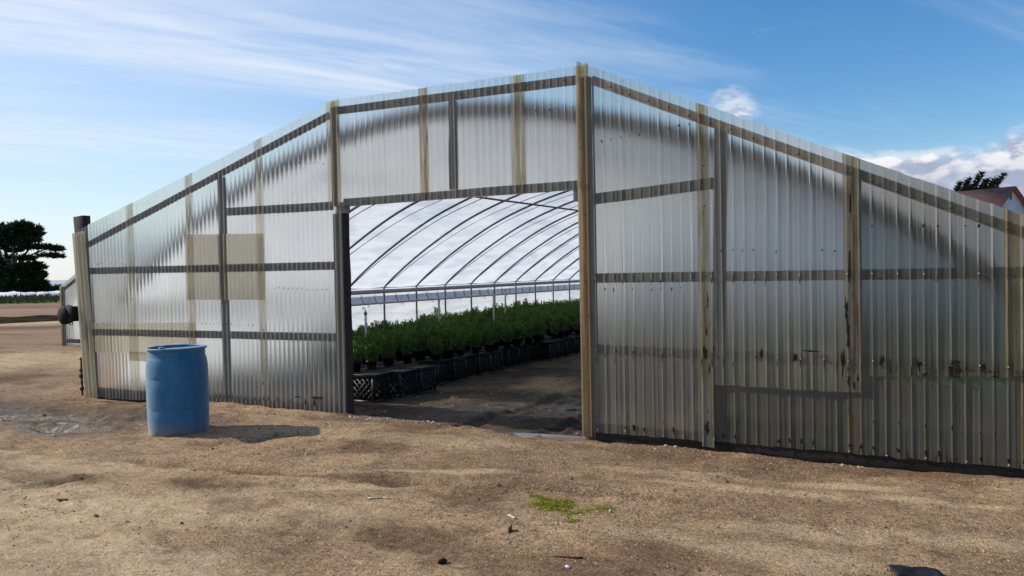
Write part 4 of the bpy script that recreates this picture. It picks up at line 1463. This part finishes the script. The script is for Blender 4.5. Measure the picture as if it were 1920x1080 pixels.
V, F = scatter_chips(2600, -3.0, 4.6, -4.2, -0.2, 0.006, 0.024, 0.7, 15, lambda x, y: np.clip(0.12 + 0.9 * sstep(fbm(x, y, 1.6, 4, 0.6), 0.12, 0.4), 0, 1))
GM4 = grit_mat('yard_clods', [(0.0, (0.045, 0.030, 0.020)), (0.5, (0.12, 0.078, 0.048)), (0.9, (0.24, 0.165, 0.10)), (1.0, (0.55, 0.47, 0.36))])
o = struct(link('yard_clods', mesh_np('yard_clods', V, F), GM4), 'stuff')
o['label'] = 'loose dirt clods and chips scattered across the yard'
V, F = scatter_chips(420, -2.1, -0.9, -0.32, -0.02, 0.008, 0.03, 0.6, 8, lambda x, y: np.exp(-((y + 0.12 - 0.12 * (x + 1.5)) / 0.06) ** 2))
GM3 = grit_mat('pale_rubble', [(0.0, (0.16, 0.14, 0.12)), (0.6, (0.32, 0.29, 0.25)), (1.0, (0.55, 0.51, 0.45))])
o = struct(link('rubble', mesh_np('rubble', V, F), GM3), 'stuff')
o['label'] = 'thin line of pale rubble across the threshold'


rgm = np.random.default_rng(77)
mx, my = rgm.uniform(1.2, 2.1, 9000), rgm.uniform(-2.55, -1.95, 9000)
mk = np.zeros(9000)
for (cx, cy, rx, ry, s_) in ((1.55, -2.20, 0.22, 0.16, 1.0), (1.32, -2.1, 0.06, 0.05, 0.8), (1.80, -2.12, 0.12, 0.10, 0.5), (1.75, -2.42, 0.07, 0.07, 0.9)):
    mk = np.maximum(mk, s_ * (1 - sstep(((mx - cx) / rx) ** 2 + ((my - cy) / ry) ** 2 + 0.9 * fbm(mx, my, 7.0, 4), 0.2, 1.1)))
kp = rgm.random(9000) < mk * sstep(fbm(mx, my, 16.0, 3), -0.25, 0.25)
mx, my = mx[kp], my[kp]
nm_ = len(mx)
mc = np.stack([mx, my, ground_z(mx, my) - 0.002], -1)
md = rgm.normal(0, 0.45, (nm_, 3))
md[:, 2] = 1.0
ms = np.cross(md, rgm.normal(0, 1, (nm_, 3)))
ms /= np.linalg.norm(ms, axis=1)[:, None]
mL = rgm.uniform(0.007, 0.018, nm_)[:, None]
mv = np.stack([mc - ms * mL * 0.35, mc + ms * mL * 0.35, mc + md * mL], 1).reshape(-1, 3)
o = struct(link('moss', mesh_np('moss', mv, np.arange(len(mv)).reshape(-1, 3)), leaf_mat('moss_leaf', (0.16, 0.20, 0.015), (0.30, 0.33, 0.03), 0.3)), 'stuff')
o['label'] = 'bright yellow green moss patch on the dirt in the foreground'


def ground_at(x, y):
    return float(ground_z(np.array([x]), np.array([y]))[0])


def stick(x, y, L, w, ang, label, mat='stick', h=0.008):
    zc = ground_at(x, y)
    mb = MB()
    mb.beam((-L / 2, 0, 0), (L / 2, 0, 0), w, h, jig=w * 0.12, n=4)
    o = mb.build('stick', M[mat])
    o.location = (x, y, zc + h * 0.5)
    o.rotation_euler = (0, 0.02, ang)
    tag(o, label, 'stick', 'loose sticks on the dirt')
    return o


stick(1.385, -2.53, 0.085, 0.016, -0.55, 'short white stick lying left of the moss patch')
stick(0.34, -2.57, 0.11, 0.014, 0.75, 'pale splinter pair, the longer one, left of centre in the foreground')
stick(0.40, -2.54, 0.04, 0.012, 0.1, 'small pale splinter just right of the longer one')
stick(1.50, -2.76, 0.012, 0.05, 0.3, 'stubby dark stick upright below the white stick', 'rust', 0.03)
stick(-1.73, -3.5, 0.075, 0.016, 0.5, 'dark twig on the pale sand at the far left', 'rust')
stick(2.00, -3.02, 0.16, 0.012, 0.35, 'thin brown twig near the bottom edge right of centre', 'rust')


def pebble(x, y, s, label, mat='stone', sq=0.6, name='stone'):
    rg = random.Random(int(x * 100 + y * 37))
    vs, f = [], []
    n1, n2 = 5, 9
    for i in range(n1):
        th = math.pi * (i + 0.5) / n1
        for k in range(n2):
            a = 2 * math.pi * k / n2
            q = rg.uniform(0.8, 1.15)
            vs.append((s * q * math.sin(th) * math.cos(a), s * 0.75 * q * math.sin(th) * math.sin(a), s * sq * q * math.cos(th)))
    top, bot = len(vs), len(vs) + 1
    vs += [(0, 0, s * sq), (0, 0, -s * sq)]
    for i in range(n1 - 1):
        for k in range(n2):
            f.append((i * n2 + k, (i + 1) * n2 + k, (i + 1) * n2 + (k + 1) % n2, i * n2 + (k + 1) % n2))
    f3 = [(top, k, (k + 1) % n2) for k in range(n2)] + [(bot, (n1 - 1) * n2 + (k + 1) % n2, (n1 - 1) * n2 + k) for k in range(n2)]
    mb = MB()
    mb.add(vs, f, f3)
    o = mb.build(name, M[mat], smooth=True)
    o.location = (x, y, ground_at(x, y) + s * sq * 0.45)
    o.rotation_euler = (0, 0, rg.uniform(0, 3))
    tag(o, label, 'stone', 'loose stones on the dirt')
    return o


pebble(1.885, -2.14, 0.017, 'small white stone right of the moss patch')
pebble(1.75, -2.30, 0.012, 'pale pebble beside a splinter at the right edge of the moss')
pebble(1.69, -2.52, 0.013, 'pale pebble just below the moss patch')
pebble(1.52, -2.33, 0.010, 'tiny white pebble inside the moss patch')
pebble(2.06, -3.15, 0.018, 'flat blue grey stone at the bottom edge of the picture', 'wallp', 0.4)
pebble(1.66, -0.10, 0.020, 'white stone at the foot of the right hand sheets')
pebble(1.58, -0.12, 0.018, 'smaller white stone left of the one at the right hand sheets')
pebble(3.02, -0.12, 0.020, 'grey stone against the foot of the right skirt sheets')
pebble(1.44, -3.38, 0.030, 'dark lump of soil at the bottom centre edge', 'stain', 0.6)
pebble(-4.05, -2.16, 0.020, 'pale round stone on the dirt left of the barrel')

# scrap of black plastic at the bottom edge on the right
rg = np.random.default_rng(9)
n1 = 12
gx_, gy_ = np.meshgrid(np.linspace(-0.11, 0.11, n1), np.linspace(-0.06, 0.06, n1), indexing='ij')
gz_ = 0.014 + 0.016 * fbm(gx_ * 10, gy_ * 10 + 5, 1.5, 3) + 0.01 * np.cos(gy_ * 30)
k_ = 1 + 0.25 * fbm(gx_ * 10, gy_ * 10, 1.2, 2)
ii = np.arange(n1 * n1).reshape(n1, n1)
ff = np.stack([ii[:-1, :-1], ii[1:, :-1], ii[1:, 1:], ii[:-1, 1:]], -1).reshape(-1, 4)
sm = mesh_np('plastic_scrap', np.stack([gx_ * k_, gy_ * k_, gz_], -1).reshape(-1, 3), ff)
smooth_me(sm)
o = link('plastic_scrap', sm, M['crate'])
o.location = (3.63, -2.42, ground_at(3.63, -2.42))
o.rotation_euler = (0, 0, 0.3)
so = o.modifiers.new('thick', 'SOLIDIFY')
so.thickness = 0.004
tag(o, 'crumpled black plastic scrap at the bottom right edge', 'scrap')


# ------------------------------------------------------------------ far things on the left
def foliage_cloud(blobs, n_per, leaf, seed, upsweep=0.35, name='crown'):
    rg = np.random.default_rng(seed)
    Vs = []
    for (cx, cy, cz, rx, ry, rz_, dens) in blobs:
        n = int(n_per * dens)
        p = rg.normal(0, 1, (n, 3))
        p /= np.linalg.norm(p, axis=1)[:, None]
        rad = rg.random(n) ** 0.45
        q = p * rad[:, None] * np.array([rx, ry, rz_])
        c = q + np.array([cx, cy, cz])
        out = p * np.array([1.0, 1.0, 0.25]) + rg.normal(0, 0.35, (n, 3))
        out[:, 2] += upsweep
        out /= np.linalg.norm(out, axis=1)[:, None]
        sd = np.cross(out, rg.normal(0, 1, (n, 3)))
        sd /= np.linalg.norm(sd, axis=1)[:, None]
        L = leaf * rg.uniform(0.5, 1.5, n)[:, None]
        Vs.append(np.stack([c - sd * L * 0.22, c + sd * L * 0.22, c + out * L], 1).reshape(-1, 3))
    V = np.concatenate(Vs)
    return mesh_np(name, V, np.arange(len(V)).reshape(-1, 3))


camR = Vector((0.8725, 0.4886, 0))
camF = Vector((-0.4886, 0.8725, 0))


def place(origin, a, d, z):
    return (origin[0] + camR.x * a + camF.x * d, origin[1] + camR.y * a + camF.y * d, origin[2] + z)


# Monterey cypress: local axes a (across), d (deep), z
CY0 = (-94.4, 47.1, -0.1)
CYP = thing('cypress_tree', 'big dark windswept cypress with layered crown at the far left', 'tree', CY0)


def cyl(a, d, z):
    return (camR.x * a + camF.x * d, camR.y * a + camF.y * d, z)


limbs = [((0, 0, 0), (0.0, 0, 2.2), 0.5, 0.42), ((0, 0, 2.2), (-1.2, 0.4, 6.2), 0.30, 0.13), ((0, 0, 2.2), (0.7, -0.5, 6.8), 0.30, 0.12), ((0, 0, 2.4), (1.9, 0.6, 5.6), 0.24, 0.1),
         ((0.6, 0, 3.4), (3.6, -0.4, 5.2), 0.18, 0.06), ((-0.4, 0, 2.6), (-3.2, 0.3, 5.2), 0.24, 0.08), ((3.0, -0.3, 4.8), (5.3, -0.4, 5.4), 0.10, 0.04), ((2.4, -0.2, 4.3), (5.2, 0.2, 4.5), 0.10, 0.04),
         ((-0.9, 0.3, 5.2), (-2.2, -0.3, 7.2), 0.12, 0.05), ((0.5, -0.4, 5.5), (1.9, 0.2, 7.7), 0.11, 0.04), ((0.4, 0, 2.4), (1.2, -0.9, 5.0), 0.16, 0.08), ((-2.2, 0.2, 4.4), (-5.2, 0.5, 6.4), 0.14, 0.05)]
for (a, b, r0, r1) in limbs:
    A, B = Vector(cyl(*a)), Vector(cyl(*b))
    mid = (A + B) / 2 + Vector((random.uniform(-.15, .15), random.uniform(-.15, .15), random.uniform(0.05, .25)))
    MB().tube([A, mid, B], [r0, (r0 + r1) / 2, r1], 8).build('trunk' if r0 == 0.5 else 'limb', M['bark'], CYP, smooth=True)
bl = []


def plate(a, d, z, ra, rz_, dens=1.0):
    x, y, zz = cyl(a, d, z)
    bl.append((x, y, zz, ra, ra * 0.9, rz_, dens))


for (a, d, z, ra, rz_, dn) in ((1.2, 0, 8.2, 1.3, 0.45, 1.0), (2.2, 0.3, 7.8, 1.5, 0.4, 1.0), (0.2, -0.3, 7.7, 1.7, 0.5, 1.2), (-1.6, 0.2, 7.9, 1.8, 0.5, 1.2), (-3.2, 0, 7.3, 1.8, 0.5, 1.2), (3.0, 0, 7.2, 1.0, 0.35, 0.7),
                               (1.4, 0.4, 7.0, 1.8, 0.4, 1.0), (-0.8, -0.4, 6.9, 2.0, 0.4, 1.0), (2.6, -0.4, 6.4, 1.2, 0.3, 0.7), (-2.8, 0.3, 6.5, 1.6, 0.4, 0.9), (3.6, 0, 5.6, 1.2, 0.22, 0.7), (4.8, 0, 5.5, 1.1, 0.2, 0.7), (5.5, 0, 5.25, 0.7, 0.15, 0.4),
                               (4.2, 0.2, 4.6, 1.2, 0.18, 0.5), (5.3, 0.2, 4.45, 0.8, 0.14, 0.4), (0.2, 0.3, 5.3, 1.0, 0.25, 0.4), (1.8, 0, 4.3, 1.1, 0.3, 0.6), (2.4, 0.2, 3.6, 1.0, 0.28, 0.5), (-2.6, 0, 5.0, 1.2, 0.3, 0.5),
                               (0.0, 0, 2.6, 2.2, 0.8, 1.7), (2.2, 0.4, 2.3, 1.6, 0.6, 1.2), (3.0, 0, 2.5, 0.8, 0.3, 0.5), (-2.4, 0, 2.6, 2.2, 0.9, 1.7), (0.5, -0.6, 1.2, 2.6, 1.1, 2.2), (2.6, 0, 1.2, 1.6, 0.9, 1.5), (-2.8, 0, 1.2, 2.6, 1.1, 2.0),
                               (3.4, 0, 0.7, 1.0, 0.7, 0.8), (-5.2, 0, 6.6, 1.6, 0.5, 0.9), (-5.5, 0, 2.0, 2.2, 1.4, 1.8), (-4.4, 0, 5.6, 1.4, 0.35, 0.6), (1.0, 0, 3.2, 0.9, 0.4, 0.6), (-0.8, 0.4, 3.6, 0.8, 0.3, 0.4)):
    plate(a, d, z, ra, rz_, dn)
for (a, d, z, ra, rz_, dn) in ((-0.5, 0, 4.4, 1.2, 0.4, 0.3), (-2.0, 0.2, 3.8, 1.4, 0.5, 0.4), (1.6, 0.3, 3.1, 1.4, 0.6, 1.0), (0.6, 0, 6.2, 1.6, 0.5, 0.9), (-1.8, 0, 5.9, 1.5, 0.5, 0.8), (2.2, -0.2, 5.6, 1.1, 0.3, 0.6), (3.3, 0.1, 3.2, 0.8, 0.25, 0.4), (-3.4, 0, 4.2, 1.6, 0.8, 0.9)):
    plate(a, d, z, ra, rz_, dn)
link('crown', foliage_cloud(bl, 700, 0.42, 21), M['cypress'], CYP)

# low dark hedge beyond the crops, right of the cypress
hb = []
for k in range(26):
    a = -8 + k * 0.75
    hb.append((*cyl(a, 6 + random.uniform(-1, 1), 0.35 + random.uniform(0, 0.25)), 0.8, 0.8, 0.55, 0.5))
H0 = (-93.0, 50.0, -0.1)
hd = link('hedge', foliage_cloud(hb, 420, 0.30, 25, name='hedge'), M['hedge'])
hd.location = H0
tag(hd, 'low dark hedge along the edge of the far field under the cypress', 'hedge')

# crop beds, white row covers and the dark bank beside the road
d0 = Vector((3.836, -6.849, 0))


def bed(name, dist, a0, a1, depth, h, mat, label, cat, wob=0.06, seg=60, kind=None, group=None, slope=0.0, taper=0.25):
    """long raised strip lying across the view at the given distance"""
    vs = []
    for i in range(seg + 1):
        a = a0 + (a1 - a0) * i / seg
        for (dd, hh) in ((0, 0.0), (depth * 0.15, 0.75), (depth * 0.4, 1.0), (depth * 0.7, 0.92), (depth, 0.0)):
            p = d0 + camR * a + camF * (dist + dd + slope * (a - (a0 + a1) / 2) + 0.1 * math.sin(a * 0.7))
            z = ground_at(p.x, p.y)
            hz_ = h * (1.25 - taper * i / seg) * hh * (1 + wob * 4 * float(fbm(np.array([a * 1.0]), np.array([dd * 3.0]), 0.9, 3)[0])) if hh else -0.05
            vs.append((p.x, p.y, z + hz_))
    f = []
    for i in range(seg):
        for k in range(4):
            f.append((i * 5 + k, (i + 1) * 5 + k, (i + 1) * 5 + k + 1, i * 5 + k + 1))
    f3 = [(0, 1, 2), (0, 2, 3), (0, 3, 4)]
    o_ = seg * 5
    f3 += [(o_ + 1, o_, o_ + 2), (o_ + 2, o_, o_ + 3), (o_ + 3, o_, o_ + 4)]
    mb = MB()
    mb.add(vs, f, f3)
    o = mb.build(name, M[mat], smooth=True)
    tag(o, label, cat, group)
    if kind:
        o['kind'] = kind
    return o


bed('row_cover', 76.0, -56, -36, 1.6, 0.42, 'cover', 'white plastic row cover in front of the cypress', 'row cover', wob=0.12)
# leafy crop strip
cb = []
for k in range(90):
    a = -46 + k * 0.30
    for j in range(3):
        p = d0 + camR * (a * 60 / 60.0 - 0) + camF * (56 + j * 5.5)
        cb.append((p.x + random.uniform(-.2, .2), p.y, ground_at(p.x, p.y) + 0.1, 0.35, 2.4, 0.22, 0.3))
cr = link('crop_rows', foliage_cloud(cb, 110, 0.22, 31, 0.9, name='crop_rows'), M['crop'])
struct(cr, 'stuff')
cr['label'] = 'low green crop rows in the field at the far left'
bank = bed('earth_bank', 28.0, -27.0, -13.0, 4.2, 0.24, 'bank', 'dark earth bank along the far side of the road', 'bank', wob=0.16, slope=0.75, seg=120, taper=1.15)
struct(bank)
for kk in ('category',):
    if kk in bank:
        del bank[kk]
# thin post standing beyond the second greenhouse
FP = thing('post', 'thin dark post sticking up behind the second greenhouse', 'post', (-17.2, 8.2, 0))
MB().tube([(0, 0, -0.1), (0, 0, 1.72), (0, 0, 1.78), (0, 0, 1.98)], [0.065, 0.06, 0.035, 0.03], 8).build('shaft', M['wood'], FP, smooth=True)
MB().lathe([(0.0, 1.98), (0.035, 1.98), (0.03, 2.02), (0.0, 2.03)], 8).build('cap', M['black'], FP, smooth=True)

# ------------------------------------------------------------------ house and wind-bent cypress on the right
HO = thing('house', 'pale gabled house with a red brown roof at the right edge', 'house', (6.10, 40.4, 0.0))
ux = Vector((-0.86, 0.51, 0))       # along the ridge, away to the left
uy = Vector((0.51, 0.86, 0))        # across the gable
HWID, HLEN, EAVE, RIDGE = 3.2, 7.5, 4.05, 5.25
HO.rotation_euler = (0, 0, 0)


def hp(s, t, z):
    p = ux * s + uy * t
    return (p.x, p.y, z)


mb = MB()
hw = HWID / 2
vs = [hp(0, -hw, -0.2), hp(0, hw, -0.2), hp(0, hw, EAVE), hp(0, -hw, EAVE), hp(0, 0, RIDGE - 0.06),
      hp(HLEN, -hw, -0.2), hp(HLEN, hw, -0.2), hp(HLEN, hw, EAVE), hp(HLEN, -hw, EAVE), hp(HLEN, 0, RIDGE - 0.06)]
mb.add(vs, [(0, 1, 2, 3), (5, 8, 7, 6), (0, 3, 8, 5), (1, 6, 7, 2)], [(3, 2, 4), (7, 8, 9)])
mb.build('wall', M['wallp'], HO)
for s_ in (-1, 1):
    mb = MB()
    ov, th = 0.28, 0.09
    sl = (RIDGE - EAVE) / hw
    e = hw + ov
    a0, a1 = -0.25, HLEN + 0.25
    zE, zR = RIDGE - sl * e, RIDGE
    pts = [hp(a0, s_ * 0.004, zR), hp(a0, s_ * e, zE), hp(a1, s_ * e, zE), hp(a1, s_ * 0.004, zR)]
    low = [(p[0], p[1], p[2] - th) for p in pts]
    mb.add(pts + low, [(0, 1, 2, 3), (7, 6, 5, 4), (0, 4, 5, 1), (1, 5, 6, 2), (2, 6, 7, 3), (3, 7, 4, 0)])
    mb.build('roof', M['roof'], HO)
    MB().beam(hp(a0, s_ * (e + 0.02), zE - 0.10), hp(a1, s_ * (e + 0.02), zE - 0.10), 0.04, 0.14).build('fascia', M['trim'], HO)
MB().box(-0.02, 0.02, -0.12, 0.12, -0.16, 0.16).build('vent', M['rail'], HO).location = hp(-0.02, 0, 4.75)

WT = thing('cypress_tree', 'wind bent dark conifer with upswept tips behind the house roof', 'tree', (5.0, 58.0, -0.15))
MB().tube([(0, 0, -0.1), (0.1, 0, 2.6), (0.0, 0, 5.2)], [0.35, 0.28, 0.18], 8).build('trunk', M['bark'], WT, smooth=True)
wb, tipsv = [], []
for (a, z, lx, lz) in ((-1.35, 6.15, 0.35, 1.0), (-0.9, 6.2, 0.5, 1.2), (-0.35, 6.3, 0.75, 1.45), (0.15, 6.3, 0.5, 0.95), (0.55, 6.3, 0.6, 0.95), (0.8, 6.25, 1.0, 1.35), (-1.7, 6.1, -0.35, 0.45), (0.2, 6.0, 1.2, 0.6), (-0.6, 6.1, 0.2, 0.7)):
    MB().tube([(0, 0, 4.6), (a * 0.6, 0.1, 5.6), (a, 0, z), (a + lx * 0.45, 0, z + lz * 0.55), (a + lx, 0, z + lz)], [0.13, 0.10, 0.08, 0.05, 0.012], 6).build('limb', M['bark'], WT, smooth=True)
    for q in np.linspace(0, 1, 9):
        wb.append((a + lx * (0.45 * q if q < .5 else q - 0.28 + 0.005), random.uniform(-.1, .1), z + lz * q, 0.20 * (1.05 - q), 0.2 * (1.05 - q), 0.2 * (1.1 - q), 0.11))
for k in range(14):
    wb.append((random.uniform(-1.6, 1.2), random.uniform(-0.8, 0.8), random.uniform(5.0, 6.05), 0.5, 0.5, 0.34, 0.5))
link('crown', foliage_cloud(wb, 420, 0.26, 41, 0.6), M['cypress'], WT)
